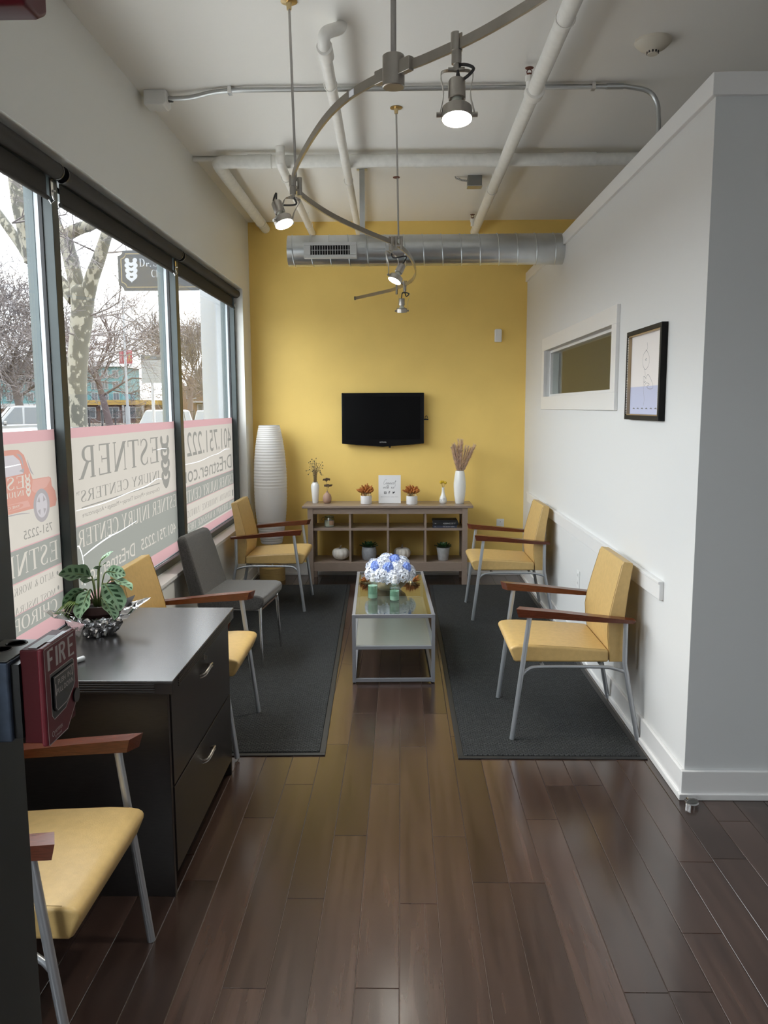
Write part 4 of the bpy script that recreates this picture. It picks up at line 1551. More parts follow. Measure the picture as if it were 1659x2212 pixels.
# ------------------------------------------------------------------ coffee table with flowers and pump bottles
def coffee_table():
    ang = .0292
    t = thing('coffee_table', 'grey metal coffee table with glass top and frosted lower shelf', 'table', (-.0645, 5.236, 0), ang)
    w, l, b = .2465, .632, .0105
    for x in (-w + b, w - b):
        for y in (-l + b, l - b):
            lg = MB().box(x - b, x + b, y - b, y + b, .006, .42).build('leg', 'table_grey', t, bevel=.0012)
            MB().cyl((x, y, 0), (x, y, .006), .008, 12).build('foot', 'black_plastic', lg, smooth=40)
    for z in (.409, .218, .018):
        for y in (-l + b, l - b):
            MB().box(-w + 2 * b, w - 2 * b, y - b + .001, y + b - .001, z - b + .0015, z + b).build('end_rail', 'table_grey', t, bevel=.0012)
        for x in (-w + b, w - b):
            MB().box(x - b + .001, x + b - .001, -l + 2 * b, l - 2 * b, z - b + .0015, z + b).build('side_rail', 'table_grey', t, bevel=.0012)
    MB().box(-w + 2 * b - .002, w - 2 * b + .002, -l + 2 * b - .002, l - 2 * b + .002, .4105, .4185).build('glass_top', 'table_glass', t)
    MB().box(-w + 2 * b - .002, w - 2 * b + .002, -l + 2 * b - .002, l - 2 * b + .002, .2190, .2265).build('shelf_glass', 'frosted_glass', t)
    # flower bowl
    f = thing('flower_bowl', 'hammered gold bowl of white and blue hydrangeas on the coffee table', 'flowers', (-.083, 5.29, .4190), .2)
    MB().lathe([(.055, 0), (.075, .004), (.110, .032), (.125, .065), (.128, .095), (.122, .100), (.119, .085), (.095, .03), (0, .02)], seg=36).build('bowl', 'hammered_gold', f, smooth=60)
    rb = random.Random(5)
    heads = [(-.115, -.02, .095, .055, 0), (-.065, -.085, .090, .058, 0), (.0, -.108, .080, .056, 0), (.07, -.085, .090, .058, 0), (.122, -.015, .095, .056, 0),
             (-.092, -.035, .148, .036, 1), (-.018, -.075, .142, .036, 1), (.040, -.015, .180, .036, 1), (.102, -.055, .136, .034, 1), (-.045, -.03, .155, .056, 0), (.035, -.065, .132, .050, 0),
             (-.01, .04, .165, .060, 0), (-.09, .06, .125, .056, 0), (.09, .04, .140, .056, 0), (.02, .10, .12, .06, 0), (-.075, -.01, .13, .05, 0), (.075, -.03, .145, .046, 0)]
    for (x, y, z, r, blue) in heads:
        m = MB()
        n = 40
        for k in range(n):
            zz = 1 - 1.55 * (k + .5) / n
            ph = k * 2.39996
            d = Vector((math.sqrt(max(0, 1 - zz * zz)) * math.cos(ph), math.sqrt(max(0, 1 - zz * zz)) * math.sin(ph), zz))
            c = Vector((x, y, z + .016)) + d * r * rb.uniform(.82, 1.02)
            a = d.orthogonal().normalized()
            bq = d.cross(a)
            th0 = rb.uniform(0, PI)
            sz = rb.uniform(.0150, .0200)
            d2 = (d + Vector((rb.uniform(-.3, .3), rb.uniform(-.3, .3), rb.uniform(-.3, .3)))).normalized()
            for q in range(4):
                th = th0 + q * PI / 2
                e1 = a * math.cos(th) + bq * math.sin(th)
                e2 = d.cross(e1)
                m.add([c, c + e1 * sz * .55 - e2 * sz * .48 + d2 * sz * .22, c + e1 * sz * 1.05 - e2 * sz * .28 + d2 * sz * .15, c + e1 * sz * 1.1 + e2 * sz * .25 + d2 * sz * .12, c + e1 * sz * .6 + e2 * sz * .48 + d2 * sz * .22],
                      [(0, 1, 2), (0, 2, 3), (0, 3, 4)])
        o = m.build('blossom', 'petal_blue' if blue else 'petal_white', f)
        if blue:
            o['label'] = 'blue blossom'
    m = MB()
    m.ball((0, 0, .10), .075, 14, 8)
    m.build('flower_foam', 'petal_white', f, smooth=60)
    # rust sprigs on both sides of the bowl
    for s, lab in ((-1, 'rust brown dried sprig under the flowers, on their window side'), (1, 'rust brown dried sprig under the flowers, on their white wall side')):
        sp = thing('dried_sprig', lab, 'dried flower', (-.075 + s * .155, 5.50, .4190), 0, 'dried sprigs beside the flower bowl')
        m = MB()
        for k in range(20):
            a = (0 if s > 0 else PI) + rb.uniform(-1.25, 1.25)
            L = rb.uniform(.035, .068)
            el = rb.uniform(0.08, .9)
            d = Vector((math.cos(a) * math.cos(el), math.sin(a) * math.cos(el), math.sin(el)))
            m.tube([Vector((0, 0, .006)), Vector((0, 0, .006)) + d * L * .5, Vector((0, 0, .006)) + d * L], [.003, .0075, .0012], 6)
        m.build('sprig_tuft', 'rust_plant', sp, smooth=60)
    # pump bottles
    for (x, y, lab) in ((-.183, 5.01, 'green hand sanitizer pump bottle on the coffee table, nearer the window'), (-.043, 4.955, 'green hand sanitizer pump bottle on the coffee table, nearer the white wall')):
        b_ = thing('pump_bottle', lab, 'bottle', (x, y, .4190), 0, 'hand sanitizer bottles')
        MB().lathe([(.0, .0), (.029, .0), (.0315, .004), (.0315, .098), (.029, .106), (.014, .112), (.012, .116), (.012, .122)], seg=28).build('bottle_shell', 'bottle_glass', b_, smooth=40)
        lv = .088 if x < -.1 else .066
        MB().lathe([(0, .008), (.029, .008), (.0295, .012), (.0295, lv), (0, lv)], seg=24).build('gel', 'gel_green', b_, smooth=40)
        m = MB()
        m.lathe([(.015, .114), (.0165, .115), (.0165, .136), (.008, .138), (.006, .139), (.006, .150), (.014, .151), (.014, .164), (0, .166)], seg=18)
        m.tube([(0, 0, .156), (-.005, -.028, .156), (-.006, -.034, .150)], [.0045, .004, .003], 8)
        m.build('pump', 'pump_white', b_, smooth=40)
        MB().lathe([(.0317, .035), (.0319, .036), (.0319, .082), (.0317, .083)], seg=24).build('sticker', 'bottle_glass', b_, smooth=40)


coffee_table()


# ------------------------------------------------------------------ console with its objects
def console():
    t = thing('console_table', 'taupe console shelf with open cubbies against the yellow wall', 'shelf', (-.126, 7.452, 0))
    hw = .785
    MB().box(-hw, hw, -.20, .20, .718, .740).build('top', 'taupe_wood', t, bevel=.004)
    for x in (-.711, .711):
        for y in (-.165, .165):
            MB().box(x - .0245, x + .0245, y - .022, y + .022, 0, .718).build('leg', 'taupe_wood', t, bevel=.002)
    for y in (-.170, .170):
        MB().box(-.6865, .6865, y - .010, y + .010, .664, .718).build('apron', 'taupe_wood', t, bevel=.0015)
        MB().box(-.6865, .6865, y - .010, y + .010, .128, .212).build('bottom_rail', 'taupe_wood', t, bevel=.0015)
    for x in (-.711, .711):
        MB().box(x - .012, x + .012, -.143, .143, .128, .718).build('side_panel', 'taupe_wood', t)
    MB().box(-.699, .699, -.16, .16, .196, .2125).build('shelf', 'taupe_wood', t)
    MB().box(-.699, .699, -.172, .172, .508, .531).build('shelf', 'taupe_wood', t, bevel=.001)
    for x in (-.346, .003, .349):
        MB().box(x - .0095, x + .0095, -.170, .170, .531, .668).build('divider', 'taupe_wood', t)
        MB().box(x - .0095, x + .0095, -.170, .170, .2125, .508).build('divider', 'taupe_wood', t)
    rb = random.Random(11)
    Z = .7405
    # tall white vase with pampas
    v = thing('pampas_vase', 'tall white vase of pink pampas grass, on the right end of the console', 'vase', (.546, 7.43, Z))
    MB().lathe([(0, 0), (.036, 0), (.040, .004), (.052, .08), (.0575, .16), (.056, .20), (.048, .265), (.040, .308), (.037, .309), (.037, .298), (.036, .26)], seg=32).build('vase_body', 'ceramic_white', v, smooth=45)
    for k in range(19):
        a = k * 2.39996
        lean = .05 + .46 * ((k * 7) % 19) / 19
        d = Vector((math.cos(a) * lean, math.sin(a) * lean * .5, 1)).normalized()
        L = rb.uniform(.27, .345) * (1.0 if lean < .2 else .90)
        p0 = Vector((d.x * .05, d.y * .05, .275))
        m = MB()
        m.tube([p0, p0 + d * L * .95], .0014, 4)
        for q in range(230):
            f = rb.uniform(.10, 1)
            c = p0 + d * L * f * .92
            ph = rb.uniform(0, 2 * PI)
            o1 = d.orthogonal().normalized()
            o2 = d.cross(o1)
            out = (o1 * math.cos(ph) + o2 * math.sin(ph))
            ln = .052 * (1.15 - .6 * f) * min(1, .35 + f)
            e = c + d * ln * 1.0 + out * ln * .62
            sd = d.cross(out) * .0018
            m.add([c - sd, c + sd, e], [(0, 1, 2)])
        m.build('plume', 'pampas', v)
    # small bud vase with billy buttons
    v = thing('bud_vase', 'small white bud vase with blue flower print and yellow billy buttons', 'vase', (.393, 7.46, Z))
    MB().lathe([(0, 0), (.026, 0), (.034, .008), (.036, .025), (.030, .055), (.018, .085), (.013, .110), (.012, .140), (.0145, .148), (.012, .147), (.010, .12)], seg=26).build('vase_body', 'ceramic_white', v, smooth=45)
    for (x, z, r) in ((-.018, .198, .016), (-.003, .201, .014), (.020, .192, .014)):
        MB().tube([(0, 0, .13), (x, 0, z)], .0014, 5).build('stem', 'dry_stem', v)
        MB().ball((x, 0, z), r, 12, 8).build('flower_head', 'billy_yellow', v, smooth=60)
    m = MB()
    for cx, cz in ((.006, .042), (-.024, .032)):
        for k in range(6):
            a = k * PI / 3
            x, z = cx + .008 * math.cos(a), cz + .008 * math.sin(a)
            y = -math.sqrt(max(1e-6, .0362 ** 2 - x * x)) * (1 if z < .05 else .96)
            rr2 = .0028
            m.add([(x + rr2 * math.cos(q), y - .0006, z + rr2 * math.sin(q)) for q in [i * PI / 4 for i in range(8)]], [tuple(range(8))])
    m.build('flower_print', 'blue_ink', v)
    # white vase with dried buds
    v = thing('dried_flower_vase', 'slim white vase of dried wild flowers on the left end of the console', 'vase', (-.812, 7.50, Z))
    MB().lathe([(0, 0), (.026, 0), (.029, .006), (.035, .09), (.040, .155), (.036, .178), (.026, .188), (.024, .192), (.028, .200), (.024, .200), (.021, .186)], seg=28).build('vase_body', 'ceramic_white', v, smooth=45)
    m, mb2 = MB(), MB()
    for k in range(46):
        a = rb.uniform(0, 2 * PI)
        r = rb.uniform(.01, .088)
        z = rb.uniform(.30, .435) - r * .5
        p = Vector((r * math.cos(a), r * math.sin(a) * .6, z))
        q = Vector((rb.uniform(-.015, .015), rb.uniform(-.01, .01), .18))
        mid = Vector((p.x * .35, p.y * .35, .30))
        m.tube(catmull([q, mid, p], 3), .0009, 4)
        mb2.ball(p, rb.uniform(.0035, .0062), 7, 5)
    m.build('stem', 'dry_stem', v)
    o = mb2.build('flower_bud', 'dry_bud', v, smooth=60)
    o['kind'] = 'stuff'
    # terracotta bud vase with dark yarrow
    v = thing('round_bud_vase', 'round brown bud vase with dark dried yarrow on the console', 'vase', (-.697, 7.47, Z))
    MB().lathe([(0, 0), (.024, 0), (.034, .010), (.041, .035), (.041, .055), (.034, .080), (.018, .097), (.011, .102), (.011, .112), (.008, .112), (.008, .10)], seg=28).build('vase_body', 'ceramic_brown', v, smooth=50)
    for (x, z, w) in ((-.004, .232, .036), (.010, .176, .036)):
        MB().tube([(0, 0, .09), (x, 0, z - .02)], .0016, 5).build('stem', 'dry_stem', v)
        m = MB()
        for k in range(60):
            a, r = rb.uniform(0, 2 * PI), w * math.sqrt(rb.random())
            zz = z - .25 * r + rb.uniform(-.006, .006)
            p = Vector((x + r * math.cos(a), r * math.sin(a) * .8, zz))
            m.ball(p, rb.uniform(.004, .007), 6, 4)
            if k % 4 == 0:
                m.tube([(x, 0, z - .028), p], .001, 4)
        m.build('flower_head', 'dry_dark', v, smooth=60)
    # rust bunny tails in white pots with a gold rim
    for (x, y, lab) in ((-.328, 7.435, 'rust dried grass in a white and gold pot, left of the framed note'), (.100, 7.40, 'rust dried grass in a white and gold pot, right of the framed note')):
        v = thing('grass_pot', lab, 'pot', (x, y, Z), 0, 'pots of rust dried grass')
        MB().lathe([(0, 0), (.050, 0), (.052, .003), (.052, .075), (.050, .076), (0, .076)], seg=30).build('pot', 'matte_white', v, smooth=40)
        MB().lathe([(.0475, .076), (.0495, .077), (.0495, .098), (.047, .098), (.046, .085), (0, .085)], seg=30).build('gold_rim', 'gold', v, smooth=40)
        for k in range(34):
            zz = 1 - .80 * (k + .5) / 34
            ph = k * 2.39996 + x
            d = Vector((math.sqrt(max(0, 1 - zz * zz)) * math.cos(ph), math.sqrt(max(0, 1 - zz * zz)) * math.sin(ph), zz))
            d.z = max(d.z, .36)
            d.normalize()
            p0 = Vector((0, 0, .096))
            L = rb.uniform(.075, .102)
            MB().tube([p0 + d * .02, p0 + d * L * .5, p0 + d * L * .72, p0 + d * L], [.002, .011, .0125, .003], 7).build('seed_head', 'rust_plant', v, smooth=60)
    # sign
    s = thing('connect_sign', 'white card with a handwritten invitation and social icons, between two pots', 'sign', (-.108, 7.455, Z + .001))
    M = Matrix.Translation((0, 0, 0)) @ Matrix.Rotation(-.07, 4, 'X')
    MB(M).box(-.1045, .1045, -.004, .004, 0, .264).build('card', 'matte_white', s, bevel=.001)
    MB().prism([(.006, 0.0005), (.075, 0.0005), (.016, .16)], 'x', -.02, .02).build('easel_back', 'matte_white', s)

    def to3(u, v_):
        return M @ Vector((u, -.0044, v_))

    def script(strokes, u0, v0, sx, sy, w):
        o = []
        for st in strokes:
            o += stroke([(u0 + (x + .28 * y) * sx, v0 + y * sy) for x, y in st], [w] * len(st), 4)
        return o

    def word(wd_):
        """cursive letters as one flowing line"""
        x, out, cur = 0.0, [], []
        for ch in wd_:
            if ch == 'C':
                out.append([(.62, 1.15), (.5, 1.35), (.25, 1.1), (.1, .5), (.2, .05), (.5, .0), (.8, .3)])
                x = .75
                cur = [(x, .25)]
            elif ch == ' ':
                if cur:
                    out.append(cur)
                x += .55
                cur = []
            elif ch in 'oa':
                cur += [(x + .3, .5), (x + .12, .45), (x + .08, .1), (x + .25, .02), (x + .4, .4), (x + .42, .1), (x + .55, .12)]
                x += .5
            elif ch in 'nu':
                cur += [(x + .1, .5), (x + .1, .02), (x + .28, .5), (x + .34, .02), (x + .5, .1)]
                x += .5
            elif ch in 'ec':
                cur += [(x + .1, .2), (x + .3, .45), (x + .15, .5), (x + .06, .2), (x + .2, .0), (x + .42, .12)]
                x += .42
            elif ch == 't':
                cur += [(x + .2, 1.15), (x + .2, .1), (x + .36, .05)]
                out.append([(x + .02, .75), (x + .45, .82)])
                x += .36
            elif ch == 'h':
                cur += [(x + .2, 1.25), (x + .12, .0), (x + .28, .5), (x + .36, .05), (x + .5, .12)]
                x += .5
            elif ch == 'w':
                cur += [(x, .5), (x + .1, .02), (x + .25, .5), (x + .34, .02), (x + .48, .5), (x + .56, .4)]
                x += .58
            elif ch == 'i':
                cur += [(x + .08, .5), (x + .1, .05), (x + .24, .12)]
                x += .26
            elif ch == 's':
                cur += [(x + .2, .5), (x + .26, .15), (x + .08, .02), (x + .36, .1)]
                x += .36
            elif ch == '!':
                out.append(cur)
                cur = [(x + .18, 1.2), (x + .14, .3)]
                out.append([(x + .12, .06), (x + .14, .0)])
                x += .2
        if cur:
            out.append(cur)
        return out
    L = [(1, script(word('Connect'), -.062, .178, .0335, .034, .0020) + script(word('with us!'), -.064, .138, .0330, .030, .0020)),
         (2, [R4(-.052, .088, -.030, .110)]),
         (0, [ell(-.041, .099, .0075, .0075, 18)]), (2, [ell(-.041, .099, .0055, .0055, 18)]), (0, [ell(-.041, .099, .0030, .0030, 14), ell(-.0345, .1055, .0014, .0014, 8)]),
         (2, stroke([(.004, .112), (-.003, .111), (-.005, .105), (-.005, .087)], [.005, .005, .005, .005], 4) + [R4(-.011, .099, .004, .103)]),
         (2, [[(.024, .092), (.032, .091), (.042, .094), (.048, .103), (.0515, .108), (.047, .1075), (.044, .111), (.039, .110), (.037, .105), (.031, .107), (.026, .111), (.026, .105), (.028, .101), (.026, .100), (.030, .096)]]),
         (3, fit(sans_text('@EstnerChiropractic and Injury Centers'), -.082, .080, .058, .0635))]
    decal('printed_note', (0, R4(-.1035, .001, .1035, .263)), L, to3, ['matte_white', 'ink_grey', 'ink', 'ink_grey'], s)
    # cubby objects
    c = thing('candle_jar', 'glass candle jar with a brown label, upper left cubby', 'candle', (-.672, 7.385, .5316))
    MB().lathe([(0, 0), (.044, 0), (.047, .004), (.047, .076), (.040, .085), (.040, .092)], seg=26).build('jar', 'bottle_glass', c, smooth=40)
    MB().lathe([(0, .004), (.044, .004), (.044, .058), (0, .056)], seg=24).build('wax', 'wax', c, smooth=40)
    MB().lathe([(0, .090), (.043, .090), (.043, .100), (0, .104)], seg=24).build('jar_lid', 'bottle_glass', c, smooth=40)
    m = MB().tube([(.043 * math.cos(a), .043 * math.sin(a), .090) for a in [i * PI / 12 for i in range(24)]], .002, 6, closed=True)
    m.tube(catmull([(-.044, 0, .090), (-.066, -.01, .082), (-.070, -.012, .066), (-.058, -.01, .055)], 3), .0018, 5)
    m.build('wire_clasp', 'cable_dark', c, smooth=50)
    m = MB()
    for i in range(6):
        a0, a1 = -1.5 + i * .17, -1.5 + (i + 1) * .17
        m.quad((.0475 * math.cos(a0), .0475 * math.sin(a0), .018), (.0475 * math.cos(a1), .0475 * math.sin(a1), .018), (.0475 * math.cos(a1), .0475 * math.sin(a1), .062), (.0475 * math.cos(a0), .0475 * math.sin(a0), .062))
    m.build('jar_label', 'kraft', c)
    for (zz, th, mt, w, dx, lab, txt) in ((0, .024, 'book_blue', .222, 0, 'dark blue book at the bottom of the console stack', 'THE BODY KEEPS'),
                                          (.0245, .034, 'book_black', .232, .006, 'thick black book in the middle of the console stack', 'KEEPING OF IT'),
                                          (.059, .012, 'book_black', .225, .004, 'thin black book on top of the console stack', None)):
        b = thing('book', lab, 'book', (.400 + dx, 7.37, .5316 + zz), .02, 'books in the upper right cubby')
        m = MB()
        h, d = w / 2, .085
        m.box(-h, h, -d, d, 0, .002)
        m.box(-h, h, -d, d, th - .002, th)
        m.box(-h, h, -d, -d + .002, .002, th - .002)
        m.build('cover', mt, b, bevel=.0006)
        MB().box(-h + .004, h - .004, -d + .002, d - .004, .002, th - .002).build('page_block', 'paper', b)
        if txt:
            decal('spine_title', (0, R4(-h * .92, .003, h * .92, th - .003)), [(1, fit(sans_text(txt), -.02, h * .8, th * .32, th * .68)), (1, fit(sans_text('M'), -h * .85, -h * .75, th * .35, th * .65))],
                  lambda u, v_: (u, -d - .0006, v_), [mt, 'tv_text'], b)
    for (x, y, rz, lab) in ((-.577, 7.40, .3, 'white pumpkin in the lower left cubby'), (.004, 7.42, 1.0, 'white pumpkin behind the hydrangeas, in the third lower cubby')):
        p = thing('pumpkin', lab, 'pumpkin', (x, y, .2128), rz, 'white pumpkins on the console')
        m = MB()
        N, Q = 60, 12
        vs, fs = [], []
        for i in range(Q + 1):
            th = PI * i / Q
            for k in range(N):
                a = 2 * PI * k / N
                rib = 1 - .10 * abs(math.cos(a * 5)) ** 6
                r = .081 * math.sin(th) ** .8 * rib * (1.0 + .10 * math.cos(a))
                z = .062 - .060 * math.cos(th) - .016 * max(0, -math.cos(th)) ** 6
                vs.append((r * math.cos(a), r * math.sin(a), z))
        for i in range(Q):
            for k in range(N):
                fs.append((i * N + k, i * N + (k + 1) % N, (i + 1) * N + (k + 1) % N, (i + 1) * N + k))
        MB().add(vs, fs).build('pumpkin_shell', 'pumpkin_white', p, smooth=60)
        MB().tube([(0, 0, .10), (.004, 0, .122), (.014, 0, .138)], [.011, .007, .006], 8).build('stem', 'pumpkin_stem', p, smooth=60)
    for (x, y, sc, mt, prof, lab) in ((-.303, 7.41, 1.0, 'concrete', [(0, 0), (.052, 0), (.062, .012), (.070, .05), (.070, .085), (.064, .115), (.062, .122), (.056, .122), (.054, .10), (0, .10)], 'dark succulent in a wide grey pot, second lower cubby'),
                                      (.393, 7.385, .92, 'concrete_light', [(0, 0), (.044, 0), (.047, .004), (.063, .122), (.058, .122), (.056, .10), (0, .10)], 'dark succulent in a tapered light grey pot, lower right cubby')):
        p = thing('potted_succulent', lab, 'plant', (x, y, .2128), 0, 'succulents on the console')
        MB().lathe(prof, seg=30).build('pot', mt, p, smooth=45)
        for ring, (n, el, L, w) in enumerate(((7, .15, .092, .042), (6, .55, .075, .038), (5, 1.0, .055, .032))):
            for k in range(n):
                a = k * 2 * PI / n + ring * .5 + x
                d = Vector((math.cos(a) * math.cos(el), math.sin(a) * math.cos(el), math.sin(el)))
                sd = Vector((-math.sin(a), math.cos(a), 0))
                up = sd.cross(d) * -1
                b0 = Vector((0, 0, .118))
                m = MB()
                ps = [(0, .35), (.35, .9), (.65, 1), (.88, .6), (1, .05)]
                for f, ww in ps:
                    c_ = b0 + d * L * f * sc + Vector((0, 0, .10 * L * f * f))
                    m.v += [c_ - sd * w * ww / 2 + up * .004, c_ - up * .004, c_ + sd * w * ww / 2 + up * .004, c_ + up * .003]
                for i in range(4):
                    for q in range(4):
                        q2 = (q + 1) % 4
                        m.f.append([i * 4 + q, i * 4 + q2, i * 4 + 4 + q2, i * 4 + 4 + q])
                        m.mi.append(0)
                m.build('leaf', 'succulent', p, smooth=70)


console()


# ------------------------------------------------------------------ lamp, television, wall fittings, picture
def fittings():
    t = thing('paper_floor_lamp', 'tall white rice paper floor lamp in the corner by the window', 'lamp', (-1.235, 7.50, 0))
    prof = []
    zs = [(.36, .098), (.50, .125), (.68, .145), (.88, .152), (1.05, .150), (1.22, .138), (1.36, .118), (1.47, .096)]
    pts = catmull([(z, r, 0) for z, r in zs], 12)
    for k, p in enumerate(pts):
        prof.append((p.y + (.0034 if k % 2 else 0), p.x))
    m = MB().lathe(prof, seg=40)
    m.f = [f for f in m.f if len(f) == 4]
    m.mi = [0] * len(m.f)
    m.build('lamp_shade', 'rice_paper', t, smooth=25)
    m = MB()
    for z, r in ((.36, .098), (1.47, .096)):
        m.tube([(r * math.cos(a), r * math.sin(a), z) for a in [2 * PI * i / 36 for i in range(36)]], .0025, 6, closed=True)
    m.build('shade_ring', 'lamp_paper_frame', t, smooth=60)
    MB().cyl((0, 0, .10), (0, 0, .62), .009, 10).build('pole', 'lamp_paper_frame', t, smooth=40)
    m = MB()
    for k in range(3):
        a = k * 2 * PI / 3 + .4
        m.tube([(0, 0, .45), (.097 * math.cos(a), .097 * math.sin(a), .36)], .003, 6)
    m.build('shade_spider', 'lamp_paper_frame', t)
    MB().lathe([(0, 0), (.122, 0), (.122, .125), (.118, .128), (0, .128)], seg=32).build('lamp_base', 'light_wood', t, smooth=40)
    MB().ball((0, 0, .66), .035, 12, 8).build('bulb', 'bulb_off', t, smooth=60)
    # television
    t = thing('television', 'black flat television mounted in the middle of the yellow wall', 'television', (-.173, YB, 1.525))
    hw, zt, zb = .392, .246, -.244
    bz = [(-hw, zb + .010), (-hw * .6, zb - .004), (0, zb - .020), (hw * .6, zb - .004), (hw, zb + .010), (hw, zt), (-hw, zt)]
    MB().prism(bz, 'y', -.085, -.045).build('television_frame', 'tv_black', t, bevel=.006, bseg=3)
    MB().box(-hw + .05, hw - .05, -.045, -.020, -.18, .18).build('back_cover', 'tv_black', t, bevel=.004)
    MB().box(-.12, .12, -.020, -.001, -.11, .11).build('wall_mount', 'black_plastic', t)
    MB().box(-hw + .038, hw - .038, -.0862, -.085, zb + .050, zt - .036).build('screen', 'tv_screen', t)
    decal('lettering', (0, R4(-.036, zb + .016, .036, zb + .034)), [(1, fit(sans_text('SAMSUNG'), -.031, .031, zb + .0195, zb + .0305))], lambda u, v: (u, -.0858, v), ['tv_black', 'tv_text'], t)
    m = MB().box(hw, hw + .042, -.055, -.040, -.012, .001)
    m.tube(catmull([(hw + .01, -.048, .001), (hw + .012, -.048, .022), (hw + .028, -.048, .026), (hw + .034, -.048, .008)], 4), .003, 6)
    m.build('side_plug', 'black_plastic', t)
    MB().box(.055, .075, -.07, -.055, zb - .030, zb - .012).build('sensor', 'black_plastic', t)
    # motion sensor
    t = thing('motion_sensor', 'white motion sensor high on the yellow wall', 'sensor', (.917, YB, 2.30))
    MB().prism([(-.034, -.060), (.034, -.060), (.034, .055), (.022, .062), (-.022, .062), (-.034, .055)], 'y', -.042, -.001).build('sensor_body', 'plate_white', t, bevel=.010, bseg=3)
    MB().box(-.024, .024, -.0445, -.042, -.045, .01).build('lens_window', 'trim_white', t, bevel=.001)
    # outlets
    t = thing('wall_outlet', 'white blank cover plate low on the yellow wall beside the console', 'outlet', (.965, YB, .495))
    MB().box(-.037, .037, -.006, -.0005, -.058, .058).build('cover_plate', 'plate_white', t, bevel=.003)
    m = MB().cyl((0, -.0072, .03), (0, -.006, .03), .004, 10)
    m.cyl((0, -.0072, -.03), (0, -.006, -.03), .004, 10)
    m.build('screw', 'plate_slot', t)
    t = thing('wall_outlet', 'white power outlet low on the white wall between the armchairs', 'outlet', (XR, 5.265, .492))
    MB().box(-.006, -.0005, -.036, .036, -.058, .058).build('cover_plate', 'plate_white', t, bevel=.003)
    for z in (-.026, .026):
        r = MB().box(-.0085, -.006, -.016, .016, z - .017, z + .017).build('receptacle', 'plate_white', t, bevel=.002)
        m = MB().box(-.0089, -.0085, -.009, -.006, z - .006, z + .008)
        m.box(-.0089, -.0085, .006, .009, z - .006, z + .008)
        m.build('slot', 'plate_slot', r)
    # chrome floor stop
    t = thing('door_stop', 'small chrome dome door stop on the floor at the wall corner', 'door stop', (1.196, 3.136, 0))
    MB().lathe([(0, 0), (.027, 0), (.027, .016), (.024, .018), (0, .018)], seg=28).build('stop_base', 'chrome', t, smooth=40)
    m = MB()
    pr = [(.027 * math.cos(a), .018 + .020 * math.sin(a)) for a in [PI * i / 14 for i in range(15)]]
    m.prism(pr, 'y', -.003, .012)
    m.build('stop_dome', 'chrome', t, smooth=40)
    MB().prism([(x * .85, .018 + (z - .018) * .85) for x, z in pr], 'y', -.006, -.003).build('bumper', 'box_grey', t, smooth=40)
    # framed line drawing on the partition
    t = thing('framed_drawing', 'framed line drawing in a black beaded frame on the white wall', 'picture', (XR, 3.92, 1.79))
    hy, hz, fw = .277, .2195, .022
    for (a0, a1, b0, b1) in ((-hy, hy, hz - fw, hz), (-hy, hy, -hz, -hz + fw), (-hy, -hy + fw, -hz + fw, hz - fw), (hy - fw, hy, -hz + fw, hz - fw)):
        MB().box(-.030, -.001, a0, a1, b0, b1).build('frame_bar', 'frame_black', t, bevel=.002)
    m = MB()
    i0, i1 = hy - fw - .006, hz - fw - .006
    for (a0, a1, b0, b1) in ((-i0 - .006, i0 + .006, i1, i1 + .006), (-i0 - .006, i0 + .006, -i1 - .006, -i1), (-i0 - .006, -i0, -i1, i1), (i0, i0 + .006, -i1, i1)):
        m.box(-.026, -.010, a0, a1, b0, b1)
    m.build('gold_lip', 'frame_gold', t)
    m = MB()
    for k in range(46):
        z = -i1 + (k + .5) * 2 * i1 / 46
        for y in (-i0 - .002, i0 + .002):
            m.ball((-.0275, y, z), .0032, 6, 4)
    o = m.build('bead', 'bead_white', t, smooth=60)
    o['kind'] = 'stuff'
    pts = lambda l: [(x * i0, y * i1) for x, y in l]
    line = []
    for l in ([(-.02, .78), (-.05, .62), (.18, .5), (.22, .28), (.05, .12), (-.15, .2), (-.2, .38), (-.05, .56), (.05, .6)],
              [(0.0, .38), (.06, .36), (.0, .34), (-.04, .37), (.02, .40)],
              [(.1, .16), (.02, -.05), (.12, -.3), (.04, -.62), (.08, -.78)],
              [(.0, -.1), (-.16, -.02), (-.38, -.18), (-.48, -.34), (-.3, -.38), (-.1, -.32), (-.25, -.26), (-.06, -.22), (.08, -.3)],
              [(-.05, -.12), (.12, -.05), (.1, -.2), (-.02, -.18)],):
        line += stroke(pts(l), [.0022] * len(l), 5)
    dash = []
    for k in range(6):
        u = -.75 + k * .28
        dash += stroke(pts([(u, -.865), (u + .06, -.85), (u + .14, -.86)]), [.002, .006, .002], 3)
    decal('art_print', (0, R4(-i0, -i1, i0, i1)), [(1, [R4(-i0, -i1, i0, -i1 * .30)]), (3, [R4(-i0, -i1, i0, -i1 * .92)]), (2, line + dash)], lambda u, v: (-.010, u, v), ['art_cream', 'art_lilac', 'ink_grey', 'art_lilac'], t)
    # interior window
    w = sempty('window_5')
    m = MB()
    y0, y1, z0, z1 = 4.545, 6.65, 1.715, 2.085
    a = .10
    m.box(XR - .020, XR, y0 - a, y1 + a, z1, z1 + a)
    m.box(XR - .020, XR, y0 - a, y1 + a, z0 - a, z0)
    m.box(XR - .020, XR, y0 - a, y0, z0, z1)
    m.box(XR - .020, XR, y1, y1 + a, z0, z1)
    struct(m.build('window_casing', 'trim_white', w, bevel=.002))
    m = MB()
    for (p0, p1, q0, q1) in ((y0, y1, z1 - .02, z1), (y0, y1, z0, z0 + .02), (y0, y0 + .02, z0 + .02, z1 - .02), (y1 - .02, y1, z0 + .02, z1 - .02)):
        m.box(XR + .030, XR + .10, p0, p1, q0, q1)
